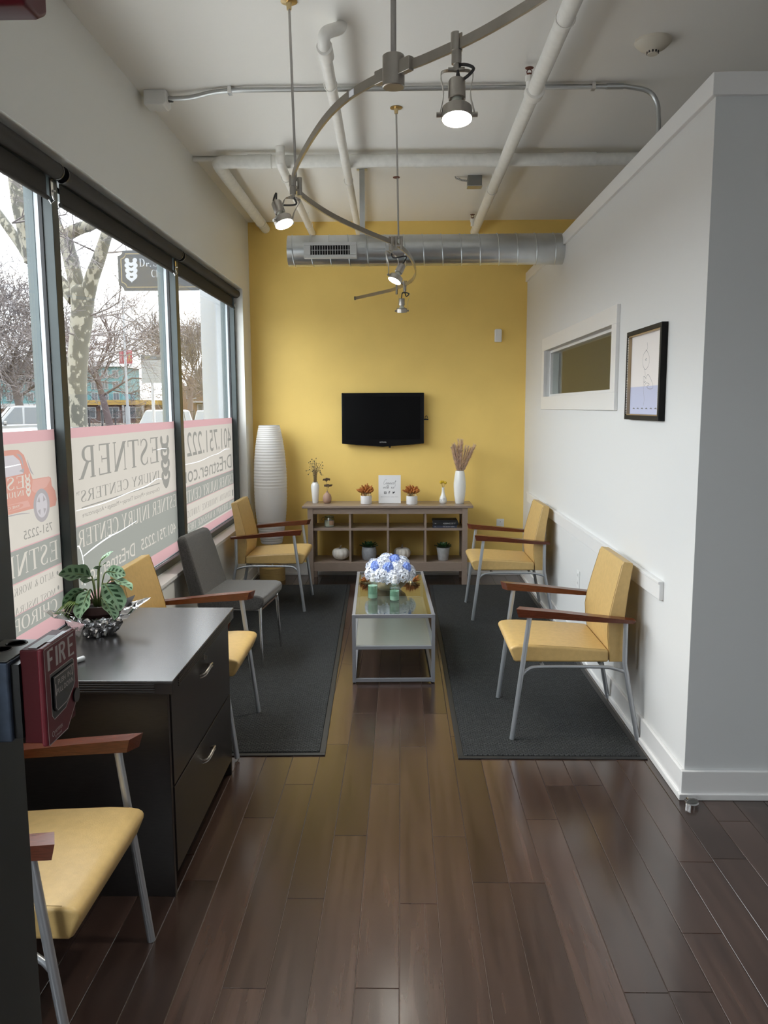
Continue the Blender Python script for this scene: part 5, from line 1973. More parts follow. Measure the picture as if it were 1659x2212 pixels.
    struct(m.build('window_frame', 'trim_white', w, bevel=.002))
    struct(MB().box(XR + .050, XR + .055, y0 + .018, y1 - .018, z0 + .018, z1 - .018).build('window_pane', 'interior_glass', w))
    # room behind it
    struct(MB().box(XR + .131, XE, YB - .03, YB - .001, 0, HT).build('wall_far', 'olive_wall'))

    # unseen lamp added to brighten the office behind the inner window
    t = thing('added_office_lamp', 'added unseen lamp that brightens the office behind the partition', 'lamp', (2.6, 5.9, H))
    MB().cyl((0, 0, -.95), (0, 0, 0), .008, 8).build('lamp_rod', 'steel_rod', t, smooth=40)
    MB().lathe([(.21, -1.10), (.20, -1.06), (.06, -.95), (0, -.945)], seg=28).build('lamp_shade', 'black_plastic', t, smooth=40)
    MB().ball((0, 0, -1.04), .03, 14, 8).build('lamp_bulb', 'bulb_lit', t, smooth=60)
    l = bpy.data.lights.new('added_office_beam', 'SPOT')
    l.energy = 20
    l.color = (1.0, .95, .86)
    l.spot_size = math.radians(150)
    l.spot_blend = .4
    l.shadow_soft_size = .05
    lo = bpy.data.objects.new('added_office_beam', l)
    COL.objects.link(lo)
    lo.parent = t
    lo.location = (0, 0, -1.10)


fittings()


# ------------------------------------------------------------------ duct and pipes under the ceiling
def services():
    d = thing('air_duct', 'round galvanized spiral air duct below the ceiling', 'duct', (0, 6.085, 2.782))
    r, x0, x1 = .110, -.828, 1.196
    m = MB()
    m.tube([(x0, 0, 0), (x1, 0, 0)], r, 48)
    m.build('duct_shell', 'galvanized', d, smooth=40)
    n = 15
    for k in range(n):
        xs = x0 + .03 + k * (x1 - x0 - .05) / (n - .5)
        pts = [(xs + .042 * (a / (2 * PI)) * 1.0 + .0, r * math.cos(a + PI / 2) * 1.004, r * math.sin(a + PI / 2) * 1.004) for a in [2 * PI * i / 28 for i in range(29)]]
        MB().tube(pts, .0042, 6).build('seam', 'galvanized', d, smooth=50)
    m = MB()
    gx0, gx1, gz0, gz1 = -.700, -.318, -.073, .037
    yy = -.136
    m.box(gx0, gx1, yy, -.075, gz1 - .022, gz1)
    m.box(gx0, gx1, yy, -.075, gz0, gz0 + .022)
    m.box(gx0, gx0 + .048, yy, -.075, gz0 + .022, gz1 - .022)
    m.box(gx1 - .050, gx1, yy, -.075, gz0 + .022, gz1 - .022)
    v = m.build('vent_frame', 'vent_grey', d, bevel=.002)
    MB().box(gx0 + .045, gx1 - .045, -.1145, -.1118, gz0 + .02, gz1 - .02).build('vent_shade', 'duct_shade', v)  # black sheet standing in for the shade inside the duct
    for k in range(15):
        x = gx0 + .060 + k * .0186
        MB().box(x - .0017, x + .0017, yy + .002, yy + .010, gz0 + .022, gz1 - .022).build('vent_slat', 'vent_grey', v)
    MB().box(gx0 + .048, gx1 - .05, yy + .008, yy + .012, -.0195, -.0165).build('vent_crossbar', 'vent_grey', v)
    # hanger strap
    m = MB()
    sx0, sx1 = -.300, -.262
    m.box(sx0, sx1, -.012, .012, r - .002, H - 2.782)
    m.box(sx0 - .02, sx1 + .02, -.02, .02, H - 2.782 - .004, H - 2.782)
    ring = []
    for i in range(33):
        a = 2 * PI * i / 32
        ring.append((r * 1.012 * math.cos(a), r * 1.012 * math.sin(a)))
    for i in range(32):
        (ya, za), (yb, zb) = ring[i], ring[i + 1]
        m.add([(sx0, ya, za), (sx1, ya, za), (sx1, yb, zb), (sx0, yb, zb), (sx0, ya * 1.02, za * 1.02), (sx1, ya * 1.02, za * 1.02), (sx1, yb * 1.02, zb * 1.02), (sx0, yb * 1.02, zb * 1.02)],
              [(4, 7, 6, 5), (0, 4, 5, 1), (2, 6, 7, 3), (0, 3, 7, 4), (1, 5, 6, 2)])
    m.build('hanger_strap', 'galvanized', d)

    def pipe(label, pts, r, mat_='pipe_white', loops=(), collars=(), name='ceiling_pipe', group=None):
        t = thing(name, label, 'pipe', (0, 0, 0), 0, group)
        MB().tube(pts, r, 18).build('pipe_run', mat_, t, smooth=50)
        for (c, ax, rr_, ln) in collars:
            c, ax = Vector(c), Vector(ax).normalized()
            MB().tube([c - ax * ln / 2, c + ax * ln / 2], rr_, 18).build('collar', mat_, t, smooth=40)
        for c in loops:
            c = Vector(c)
            m = MB()
            k = r + .004
            m.tube([c + Vector((k * math.cos(a), 0, k * math.sin(a))) for a in [2 * PI * i / 18 for i in range(18)]], .003, 6, closed=True)
            m.tube([c + Vector((0, 0, k)), (c.x, c.y, H)], .0045, 6)
            m.build('hanger_loop', mat_, t, smooth=60)
        return t

    def sprinkler(t, x, y, z):
        m = MB()
        m.cyl((x, y, z), (x, y, z + .045), .016, 12)
        m.cyl((x, y, z + .035), (x, y, z + .062), .021, 8)
        m.build('riser', 'pipe_white', t, smooth=40)
        m = MB()
        m.cyl((x, y, z + .062), (x, y, z + .075), .010, 10)
        m.tube(catmull([(x - .010, y, z + .07), (x - .012, y, z + .085), (x, y, z + .098)], 3), .0025, 5)
        m.tube(catmull([(x + .010, y, z + .07), (x + .012, y, z + .085), (x, y, z + .098)], 3), .0025, 5)
        m.lathe([(0, 0), (.020, 0), (.022, .0025), (0, .004)], (x, y, z + .098), 14)
        m.build('sprinkler_head', 'rust_red', t, smooth=40)
    # sprinkler main on the right, towards the yellow wall
    z = 3.215
    t = pipe('thick white sprinkler pipe along the ceiling, beside the partition', [(.678, 1.2, z), (.685, YB - .001, z + .035)], .0375, loops=[(.681, 3.55, z + .012), (.683, 6.23, z + .027)],
             collars=[((.683, 4.33, z + .016), (0, 1, 0), .050, .07)])
    sprinkler(t, .650, 4.30, z + .015)
    sprinkler(t, .640, 7.42, z + .02)
    # drop pipe with elbows
    pipe('white pipe with an elbow into the ceiling, between two track rods', catmull([(-.268, 3.86, H), (-.275, 3.83, H - .03), (-.325, 3.745, 3.268), (-.338, 3.76, 3.235), (-.340, 3.86, 3.222)], 6) + [Vector((-.392, YB - .001, 3.250))], .028,
         loops=[(-.347, 4.20, 3.224), (-.372, 5.95, 3.239), (-.390, 7.3, 3.247)], collars=[((-.338, 3.83, 3.226), (0, 1, 0), .036, .10)])
    pipe('white pipe dropping through the wrapped pipe, behind the left spotlight', catmull([(-.800, 5.55, H), (-.798, 5.55, 3.30), (-.79, 5.48, 3.235), (-.79, 5.62, 3.222)], 6) + [Vector((-.825, YB - .001, 3.247))], .030,
         loops=[(-.797, 5.80, 3.224), (-.815, 7.35, 3.243)])
    zz = 3.285
    pipe('wrapped white pipe crossing under the ceiling and turning along the window wall', [Vector((-1.265, YB - .001, zz + .01))] + catmull([(-1.250, 5.95, zz), (-1.245, 5.72, zz), (-1.225, 5.655, zz), (-1.16, 5.64, zz)], 5) + [Vector((3.5, 5.69, zz))], .042, 'pipe_wrap',
         loops=[(-1.262, 7.45, zz + .008)], collars=[((-.95, 5.64, zz), (1, 0, 0), .046, .16), ((.15, 5.655, zz), (1, 0, 0), .045, .10), ((.62, 5.66, zz), (1, 0, 0), .045, .09), ((1.2, 5.667, zz), (1, 0, 0), .046, .22)])
    pipe('thin white pipe close to the ceiling behind the wrapped pipe', [(-1.43, 5.75, H - .018), (3.5, 5.78, H - .018)], .016)
    # conduit with a bend dropping behind the partition
    t = thing('electrical_conduit', 'grey steel conduit across the ceiling, bending down behind the partition', 'conduit')
    zc = H - .022
    MB().tube(catmull([(-1.27, 4.615, zc - .012), (-1.15, 4.60, zc - .012), (-1.0, 4.56, zc), (-.85, 4.54, zc)], 4) + [Vector((1.10, 4.555, zc))] + catmull([(1.20, 4.555, zc), (1.32, 4.555, zc - .025), (1.372, 4.555, zc - .085), (1.385, 4.555, zc - .18)], 5) + [Vector((1.385, 4.555, 2.2))], .0125, 12).build('conduit_run', 'conduit_steel', t, smooth=60)
    for x in (-.92, 1.03):
        m = MB().box(x - .010, x + .010, 4.535, 4.572, zc - .016, H)
        m.build('conduit_clip', 'chrome', t)
    MB().cyl((1.10, 4.555, zc), (1.19, 4.555, zc), .015, 12).build('coupling', 'conduit_steel', t, smooth=40)
    t = thing('ceiling_box', 'white junction box at the top of the window wall', 'box', (-1.335, 4.62, H - .035))
    m = MB().prism([(-.06, -.045), (.045, -.045), (.062, -.030), (.062, .035), (-.06, .035)], 'y', -.055, .055)
    m.build('box_body', 'plate_white', t, bevel=.006)
    m = MB()
    for k in range(3):
        m.cyl((-.035 + k * .032, -.0555, -.02), (-.035 + k * .032, -.054, -.02), .010, 12)
    m.build('knockout', 'trim_white', t, smooth=40)
    MB().cyl((.062, 0, .0), (.085, 0, .0), .016, 10).build('connector', 'cable_dark', t, smooth=40)
    t = thing('ceiling_box', 'small grey junction box with a curly lead, above the air duct', 'box', (.556, 6.30, H - .034))
    MB().box(-.053, .053, -.04, .04, -.040, .034).build('box_body', 'box_grey', t, bevel=.003)
    MB().box(-.055, .055, -.042, .042, -.046, -.040).build('box_lid', 'conduit_steel', t)
    m = MB()
    m.tube([(-.053 - .095 * f, .0 + .006 * math.cos(f * 60), .004 + .026 * f * f + .006 * math.sin(f * 60)) for f in [i / 50 for i in range(51)]], .0035, 6)
    m.build('curly_lead', 'conduit_steel', t, smooth=60)
    t = thing('smoke_detector', 'round cream smoke detector on the ceiling above the partition', 'smoke detector', (1.197, 4.07, H))
    MB().lathe([(0, -.064), (.024, -.062), (.026, -.050), (.034, -.046), (.060, -.034), (.078, -.018), (.085, -.010), (.085, 0)], seg=40).build('detector_body', 'detector_cream', t, smooth=35)
    m = MB()
    for k in range(10):
        a = 2 * PI * k / 10
        m.box(.0245 * math.cos(a) - .004, .0245 * math.cos(a) + .004, .0245 * math.sin(a) - .004, .0245 * math.sin(a) + .004, -.058, -.044)
    o = m.build('sensing_vane', 'cable_dark', t)
    o['kind'] = 'stuff'


services()


# ------------------------------------------------------------------ monorail track with spotlights
def track():
    t = thing('track_rail', 'curved brushed nickel monorail hanging under the ceiling', 'track light')
    ctrl = [(.62, 1.20), (.50, 1.62), (.395, 1.93), (.231, 2.193), (.078, 2.365), (-.02, 2.452), (-.151, 2.617), (-.258, 2.843), (-.371, 3.187), (-.452, 3.50), (-.466, 3.68), (-.430, 3.90), (-.342, 4.209),
            (-.193, 4.572), (-.043, 4.893), (.030, 5.15), (.075, 5.45), (.106, 5.874), (.097, 6.18), (.060, 6.42), (-.06, 6.772), (-.22, 7.03), (-.405, 7.30)]
    Z = 2.600
    pts = catmull([(x, y, Z) for x, y in ctrl], 7)
    MB().sweep_rect(pts, .0085, .026).build('rail', 'nickel', t, smooth=30)
    MB().box(-.0045, .0045, -.016, .016, -.009, .009).build('rail_sticker', 'label_white', t).matrix_local = Matrix.Translation((-.148, 2.612, Z)) @ Matrix.Rotation(.54, 4, 'Z')
    m = MB().box(-.415, -.400, 7.292, 7.308, Z - .015, Z + .015)
    m.build('end_cap', 'cable_dark', t)
    for (x, y, r) in ((-.470, 3.645, .0105), (-.025, 4.880, .0095)):
        rod = MB().cyl((x + .012, y, Z + .02), (x - .004 if x < -.1 else x, y, H), .0055, 10)
        o = rod.build('support_rod', 'steel_rod', t, smooth=40)
        MB().lathe([(0, 0), (.034, 0), (.036, -.004), (.012, -.008), (.010, -.035), (0, -.036)], (x - .004 if x < -.1 else x, y, H), 24).build('canopy', 'brass', o, smooth=40)
        m = MB()
        for s in (-1, 1):
            m.cyl((x + .012 + s * .016, y, Z - .042), (x + .012 + s * .016, y, Z + .035), r, 14)
        m.box(x - .004, x + .028, y - .010, y + .010, Z - .024, Z - .014)
        m.build('rail_clamp', 'nickel', o, smooth=40)
        if x > -.1:
            MB().lathe([(0, 0), (.020, 0), (.020, .004), (0, .005)], (x, y, 2.965), 20).build('rod_disc', 'rust_red', o, smooth=40)
    # power feed near the camera
    o = MB().cyl((-.020, 2.452, Z), (-.020, 2.452, H), .0085, 14).build('support_rod', 'steel_rod', t, smooth=40)
    MB().lathe([(0, -.045), (.030, -.045), (.032, -.043), (.032, .040), (.030, .042), (0, .042)], (-.020, 2.452, Z), 28).build('power_feed', 'nickel', o, smooth=40)
    a = math.atan2(.09, .105)
    M = Matrix.Translation((-.02, 2.452, Z)) @ Matrix.Rotation(math.atan2(-.17, .215), 4, 'Z') @ Matrix.Rotation(0, 4, 'Z')
    M = Matrix.Translation((-.02, 2.452, Z)) @ Matrix.Rotation(math.atan2(2.365 - 2.617, .078 + .151), 4, 'Z')
    for x in (-.075, .025):
        MB(M).box(x, x + .05, -.010, .010, -.019, .019).build('feed_connector', 'nickel', o, bevel=.002)
    MB().lathe([(0, 0), (.05, 0), (.05, -.012), (0, -.02)], (-.020, 2.452, H), 24).build('canopy', 'brass', o, smooth=40)
    # joint clamp near the far lamp
    m = MB()
    for (x, y) in ((-.034, 6.70),):
        m.cyl((x, y, Z - .05), (x, y, Z + .03), .009, 12)
    m.build('rail_clamp', 'nickel', t, smooth=40)

    def spot(label, rail, centre, d, yoke_side, lit=True, power=10.0):
        """rail: clip point on the rail; centre: middle of the lamp ring; d: beam direction"""
        rail, c = Vector(rail), Vector(centre)
        k = min(range(1, len(pts) - 1), key=lambda i: (pts[i] - rail).length)
        rail = min((pts[k - 1].lerp(pts[k], f / 8) if f < 8 else pts[k].lerp(pts[k + 1], (f - 8) / 8) for f in range(17)), key=lambda p: (p - rail).length)
        rail_dir = math.atan2(pts[k + 1].y - pts[k - 1].y, pts[k + 1].x - pts[k - 1].x)
        s = thing('spotlight', label, 'spotlight', rail, 0, 'spotlights on the monorail')
        d = Vector(d).normalized()
        side = Vector(yoke_side)
        side = (side - d * side.dot(d)).normalized()
        c = c - rail
        Mt = Matrix.Rotation(rail_dir, 4, 'Z')
        MB().tube([(0, 0, -.0145), (0, 0, -.048)], .0135, 18).build('rail_clip', 'nickel', s, smooth=40)
        for q in (-1, 1):
            hp = [(.0135 * math.cos(a), q * (.0052 + .0105 * math.sin(a))) for a in [PI * i / 9 for i in range(10)]]
            MB(Mt).prism(hp, 'z', -.0145, .030).build('clip_jaw', 'nickel', s, smooth=40)
        top = Vector((0, 0, -.062))
        m = MB().cyl((0, 0, -.048), (0, 0, -.066), .0085, 12)
        m.tube([top - side * .022, top + side * .022], .006, 10)
        m.build('swivel', 'nickel', s, smooth=40)
        R = .041
        for q in (-1, 1):
            p1 = c + side * q * (R + .006)
            cv = catmull([top + side * q * .016, top + side * q * .038 + (p1 - top) * .10, top * .45 + p1 * .55 + side * q * .010, p1], 6)
            m = MB()
            t_ = d.cross(side).normalized()
            for i in range(len(cv) - 1):
                for_w = .0070
                a, b = cv[i], cv[i + 1]
                m.add([a - t_ * for_w, a + t_ * for_w, b + t_ * for_w, b - t_ * for_w, a - t_ * for_w + side * .0018, a + t_ * for_w + side * .0018, b + t_ * for_w + side * .0018, b - t_ * for_w + side * .0018],
                      [(0, 3, 2, 1), (4, 5, 6, 7), (0, 1, 5, 4), (2, 3, 7, 6), (1, 2, 6, 5), (3, 0, 4, 7)])
            y = m.build('yoke_arm', 'nickel', s, smooth=40)
            MB().cyl(p1 - side * q * .006, p1 + side * q * .008, .0065, 10).build('pivot_knob', 'nickel', y, smooth=40)
        Q = d.to_track_quat('Z', 'Y').to_matrix()          # local z along the beam
        def L(prof, name, mt, par, sg=28, sm=40):
            mm = MB()
            mm.lathe(prof, c, sg, 0, Q)
            return mm.build(name, mt, par, smooth=sm)
        L([(.0, -.098), (.021, -.096), (.0235, -.091), (.0235, -.043), (.021, -.041), (.019, -.046)], 'lamp_housing', 'nickel', s)
        L([(.014, -.060), (.0145, -.038), (.028, -.016), (.0385, -.012), (.0385, .0)], 'bulb_body', 'bulb_glass', s)
        L([(.036, -.020), (.0405, -.016), (.0415, .012), (.0395, .013), (.0395, -.01)], 'lamp_ring', 'nickel', s)
        L([(0, .008), (.026, .007), (.0385, .003), (.0390, -.002)], 'bulb_face', 'bulb_lit' if lit else 'bulb_off', s)
        hb = c - d * .097
        cb = catmull([top + Vector((0, 0, .01)), top + Vector((.012, -.012, -.03)), top * .5 + hb * .5 + Vector((.045, -.01, .012)) * (1 if d.x <= .1 else -1), hb - d * .030 + Vector((.01, 0, .012)), hb], 7)
        MB().tube(cb, .0042, 8).build('cable', 'cable_dark', s, smooth=60)
        if lit:
            l = bpy.data.lights.new('spot_beam', 'SPOT')
            l.energy = power
            l.color = (1.0, .93, .80)
            l.spot_size = math.radians(70)
            l.spot_blend = .8
            l.shadow_soft_size = .035
            lo = bpy.data.objects.new('spot_beam', l)
            COL.objects.link(lo)
            lo.parent = s
            lo.location = c + d * .02
            lo.rotation_euler = d.to_track_quat('-Z', 'Y').to_euler()
        return s
    spot('largest lit nickel spotlight, beside the round rail power feed', (.152, 2.290, Z), (.151, 2.262, 2.414), (0, -.22, -.97), (1, 0, 0))
    spot('lit nickel spotlight at the rail bend close to the window wall', (-.462, 3.60, Z), (-.508, 3.585, 2.437), (.34, -.25, -.90), (.55, .8, .35))
    spot('lit nickel spotlight in front of the air duct', (-.058, 4.86, Z), (-.032, 4.84, 2.385), (-.42, -.22, -.88), (.9, .3, -.3))
    spot('unlit nickel spotlight hanging lowest before the yellow wall', (.035, 6.52, Z), (.008, 6.50, 2.395), (.02, .17, -.98), (1, 0, 0), lit=False)


track()


# ------------------------------------------------------------------ outside the windows
GZ = -0.14


def outside():
    struct(MB().box(-4.6, -1.66, -40, 120, GZ - .2, GZ).build('sidewalk', 'sidewalk'))
    struct(MB().box(-14.5, -4.6, -40, 160, GZ - .3, GZ - .12).build('road', 'asphalt'))
    m = MB().box(-260, -14.5, -60, 280, GZ - .3, GZ)
    m.box(-14.5, 60, 122, 280, GZ - .3, GZ - .01)
    struct(m.build('ground', 'leaf_litter'))
    # building front outside the glass
    struct(MB().box(-1.83, -1.645, 7.43, 9.4, GZ, 4.2).build('wall_outer', 'facade_white'))

    # --- bare trees
    def grow(m, p, d, L, r, depth, rg, spread, up, rmin=.014):
        n = 3 if depth > 1 else 2
        pts, rad = [p], [r]
        for i in range(n):
            d = (d + Vector((rg.uniform(-1, 1), rg.uniform(-1, 1), rg.uniform(-.6, 1) * up)) * .16).normalized()
            p = p + d * L / n
            pts.append(p)
            rad.append(r * (1 - .38 * (i + 1) / n))
        m.tube(pts, rad, 6 if depth > 4 else (4 if depth > 2 else 3), cap=False)
        if depth == 0:
            return
        for k in range(3):
            ax = d.orthogonal().normalized()
            ax.rotate(Matrix.Rotation(rg.uniform(0, 2 * PI), 3, d))
            nd = (d * rg.uniform(.7, 1.0) + ax * rg.uniform(.45, 1.0) * spread + Vector((0, 0, up * .18))).normalized()
            q = pts[1 + (k % (n - 1))] if k else pts[-1]
            grow(m, q, nd, L * rg.uniform(.66, .86), max(r * (.58 if k else .62), rmin), depth - 1, rg, spread, up, rmin)

    def bare_tree(label, base, h, r, mt, seed, depth=5, spread=.8, up=.6):
        rg = random.Random(seed)
        t = thing('bare_tree', label, 'tree', base)
        m = MB()
        top = Vector((rg.uniform(-.06, .06) * h, rg.uniform(-.06, .06) * h, h * .34))
        m.tube([(0, 0, 0), top * .5, top], [r * 1.2, r, r * .8], 9)
        m.build('trunk', mt, t, smooth=60)
        m = MB()
        for k in range(6):
            a = k * 2.4 + rg.uniform(-.3, .3)
            d = Vector((math.cos(a) * spread, math.sin(a) * spread, .60 + .5 * (k % 2))).normalized()
            grow(m, top * (.58 + .082 * k), d, h * .215, r * .42, depth, rg, spread, up)
        m.build('branches', mt, t)
    # sycamore on the pavement edge
    K = 1.4

    def at(x, z, dy=0.0):
        k = K + dy / 11
        return Vector((x * k, 11 * k, 1.64 + (z - 1.64) * k))
    t = thing('sycamore_tree', 'big sycamore with mottled cream bark, nearest tree outside', 'tree')
    m = MB()
    m.tube(catmull([at(-4.475, .36), at(-4.465, 1.43), at(-4.435, 2.1), at(-4.340, 2.77), at(-4.305, 3.05), at(-4.315, 3.28)], 4), [.20] * 4 + [.19] * 8 + [.205] * 4 + [.215] * 4 + [.15], 18)
    m.build('trunk', 'sycamore_bark', t, smooth=60)
    for pts, ra in (([at(-4.33, 3.0), at(-4.40, 3.45, .1), at(-4.475, 3.82, .2), at(-4.47, 3.93, .2), at(-4.30, 4.02, .1), at(-4.05, 4.12, 0), at(-3.8, 4.5, 0)], (.155, .09)),
                    ([at(-4.28, 3.0), at(-4.17, 3.35, -.1), at(-4.04, 3.66, -.2), at(-3.92, 3.98, -.3), at(-3.80, 4.35, -.4), at(-3.6, 5.0, -.5)], (.150, .07)),
                    ([at(-4.42, 3.10), at(-4.65, 3.38, .2), at(-4.95, 3.60, .3), at(-5.10, 3.82, .4), at(-5.26, 4.05, .5), at(-5.5, 4.4, .6)], (.13, .08)),
                    ([at(-4.93, 3.60, .3), at(-5.0, 3.95, .3), at(-5.08, 4.35, .3), at(-5.12, 4.8, .3), at(-5.15, 5.6, .3)], (.19, .12)),
                    ([at(-4.49, 3.85, .2), at(-4.62, 4.15, .3), at(-4.7, 4.7, .4)], (.10, .05))):
        cv = catmull(pts, 5)
        n = len(cv)
        MB().tube(cv, [ra[0] + (ra[1] - ra[0]) * i / (n - 1) for i in range(n)], 14).build('limb', 'sycamore_bark', t, smooth=60)
    rg = random.Random(21)
    m = MB()
    for (x, z) in ((-4.35, 2.6), (-4.3, 2.85), (-4.5, 3.6), (-4.05, 3.7), (-5.2, 4.1), (-4.38, 2.3)):
        for k in range(2):
            a = rg.uniform(0, 6.28)
            grow(m, at(x, z), Vector((math.cos(a), math.sin(a), .2)).normalized(), 1.0, .020, 4, rg, .8, .3, .004)
    m.build('twigs', 'twig', t)
    for lab, base, h, r, mt, sd, spr, up in (
            ('reddish bare tree behind the tall white lamp post', (-24.0, 66, GZ), 14.0, .26, 'twig_red', 31, 1.0, .30),
            ('wide grey bare tree behind the sycamore trunk', (-23.5, 50, GZ), 12.5, .24, 'twig', 32, 1.0, .35),
            ('grey bare tree behind the white sport utility car', (-27.5, 50, GZ), 13.0, .24, 'twig', 33, 1.0, .30),
            ('thin upright bare tree in front of the brick house', (-15.2, 62, GZ), 10.5, .15, 'twig', 34, .6, .9),
            ('bare tree below the black hanging sign, behind the beige car', (-19.0, 72, GZ), 13.0, .24, 'twig_red', 35, .95, .35),
            ('reddish bare tree behind the black picket fence', (-36, 84, GZ), 15.5, .28, 'twig_red', 36, 1.0, .25),
            ('small bare tree touching the gable of the brick house', (-21.5, 92, GZ), 8.5, .18, 'twig', 37, .9, .5),
            ('bare tree cut off by the dark entrance post', (-36.0, 62, GZ), 14.0, .26, 'twig', 38, 1.0, .30)):
        bare_tree(lab, base, h, r, mt, sd, 6, spr, up)

    # --- hanging practice sign
    s = thing('hanging_sign', 'black hanging sign with gold border and white spine emblem outside', 'sign', (-2.42, 8.6, 3.068))
    hw, hh, c = .545, .205, .055

    def notched(a, b, k):
        pts = []
        for (sx, sy, a0) in ((-1, -1, 90), (1, -1, 180), (1, 1, 270), (-1, 1, 0)):
            for i in range(6):
                th = math.radians(a0 - 90 * i / 5)
                pts.append((sx * a + k * math.cos(th) * (1 if True else 1), sy * b + k * math.sin(th)))
        return pts
    MB().prism(notched(hw, hh, c), 'y', -.020, .020).build('board', 'sign_black', s)

    def ring(a, b, k, w):
        p = notched(a, b, k)
        p = p + [p[0]]
        return stroke(p, [w] * len(p), smooth=False)
    emb = [ell(q[0], q[1], q[2], q[3], 14) for q in ()]
    for i in range(4):
        z = .105 - i * .052
        for sx in (-1, 1):
            emb.append(ell(-.405 + sx * (.046 - .004 * abs(i - 1)), z, .024, .024, 14))
        emb += stroke([(-.455, z - .008), (-.43, z - .03), (-.405, z - .042), (-.38, z - .03), (-.355, z - .008)], [.03, .03, .034, .03, .03], 3)
    emb.append([(-.435, -.075), (-.405, -.125), (-.375, -.075)])
    decal('sign_print', (0, notched(hw * .995, hh * .995, c)), [(1, ring(hw - .035, hh - .035, c * .9, .008)), (2, emb), (2, fit(serif_text('D'), -.320, -.255, .040, .120)), (2, fit(sans_text('r.'), -.245, -.195, .040, .095)), (2, fit(serif_text('S'), -.172, -.120, .040, .120)), (2, fit(serif_text('CHIROPRACTOR'), -.195, .39, -.068, .006))],
          lambda u, v: (u, -.0208, v), ['sign_black', 'sign_gold', 'sign_white'], s)
    m = MB()
    for x in (-.30, .38):
        m.cyl((x, 0, hh), (x, 0, hh + .16), .006, 8)
    m.box(-.62, .595, -.02, .02, hh + .16, hh + .20)
    m.build('sign_bracket', 'fence_black', s)
    # --- way finding sign
    s = thing('wayfinding_sign', 'white city walking sign board on a grey post outside', 'sign', (-5.573, 18.0, GZ))
    MB().cyl((0, .03, 0), (0, .03, 2.95), .036, 14).build('post', 'pole_white', s, smooth=40)
    z0, z1 = 2.19 - GZ, 2.81 - GZ
    MB().box(-.225, .225, -.012, .0, z0, z1).build('board', 'sign_panel', s, bevel=.004)
    L = [(1, [R4(-.225, z1 - .115, .225, z1)]), (2, fit(sans_text('CITY'), -.13, -.025, z1 - .085, z1 - .035)), (3, fit(sans_text('WALK'), -.015, .13, z1 - .085, z1 - .035))]
    for k, (a, b) in enumerate((('Kennedy Square', '8 min   17 min'), ('Downtown', '10 min   20 min'), ('India Point Park', '4 min   10 min'), ('S. Water St Park', '7 min   15 min'))):
        zz = z1 - .165 - k * .118
        L.append((4, fit(sans_text(a), -.14, .08 + .02 * k, zz - .018, zz + .014)))
        L.append((4, fit(sans_text(b), -.10, .16, zz - .070, zz - .042)))
        L.append((4, [[(-.19, zz), (-.165, zz + .016), (-.165, zz - .016)]]))
    decal('board_print', (0, R4(-.222, z0 + .003, .222, z1 - .003)), L, lambda u, v: (u, -.0126, v), ['sign_panel', 'sign_ink', 'sign_yellow', 'sign_cyan', 'sign_ink'], s)
    # --- lamp post with banners
    s = thing('street_lamp_post', 'tall white lamp post with two red banners', 'lamp post', (-20.5, 60, GZ))
    MB().tube([(0, 0, 0), (0, 0, 9.6)], [.11, .065], 12).build('post', 'pole_white', s, smooth=40)
    MB().cyl((0, 0, 0), (0, 0, 1.9), .17, 12).build('post_base', 'pole_white', s, smooth=40)
    for sx, lab in ((-1, 'left'), (1, 'right')):
        x0, x1 = (-.45, -.10) if sx < 0 else (.10, .52)
        bn = MB().box(x0, x1, -.01, .01, 5.05, 6.02).build('banner', 'banner_red', s)
        m = MB()
        m.cyl((0, 0, 6.03), (x0 if sx < 0 else x1, 0, 6.03), .018, 6)
        m.cyl((0, 0, 5.04), (x0 if sx < 0 else x1, 0, 5.04), .018, 6)
        m.build('banner_arm', 'pole_white', s)
        if sx > 0:
            decal('ribbon', (0, R4(x0 + .01, 5.07, x1 - .01, 6.0)), [(1, stroke([(.20, 5.2), (.30, 5.5), (.36, 5.7), (.31, 5.82), (.26, 5.7), (.32, 5.5), (.42, 5.2)], [.05] * 7, 4)), (2, [R4(.18, 5.90, .44, 5.94)])],
                  lambda u, v: (u, -.0112, v), ['banner_red', 'ribbon_yellow', 'sign_white'], bn)
        else:
            decal('banner_lettering', (0, R4(x0 + .01, 5.07, x1 - .01, 6.0)), [(1, [[(-.36 + y * .1, 5.95 - x * .5) for x, y in p] for p in fit(sans_text('FOX POINT'), 0, 1.5, 0, 1)])], lambda u, v: (u, -.0112, v), ['banner_red', 'sign_white'], bn)
    # --- black picket fence
    f = thing('picket_fence', 'black metal picket fence at the park edge outside', 'fence', (-32, 70, GZ))
    L0, st = 14.0, 1.16
    for k in range(13):
        MB().box(k * st - .06, k * st + .06, -.05, .05, 0, 1.62).build('post', 'fence_black', f)
    for z in (.28, 1.42):
        MB().box(0, 12 * st, -.015, .015, z, z + .05).build('rail', 'fence_black', f)
    m = MB()
    for k in range(12 * 9):
        x = k * st / 9
        m.box(x - .012, x + .012, -.01, .01, .05, 1.46)
    o = m.build('picket', 'fence_black', f)
    o['kind'] = 'stuff'

    # --- houses
    def windows(parent, x0, x1, n, z, w, h, y, dbl=False):
        for k in range(n):
            x = x0 + (x1 - x0) * k / max(1, n - 1)
            wd = MB().box(x - w / 2 - .14, x + w / 2 + .14, y - .10, y, z - .14, z + h + .14).build('window', 'house_white', parent)
            mm = MB()
            mm.box(x - w / 2, x - .06, y - .13, y - .10, z, z + h)
            mm.box(x + .06, x + w / 2, y - .13, y - .10, z, z + h)
            mm.build('pane', 'house_glass', wd)
    h = thing('teal_house', 'teal clapboard house with white windows beyond the park', 'house', (-100, 205, GZ))
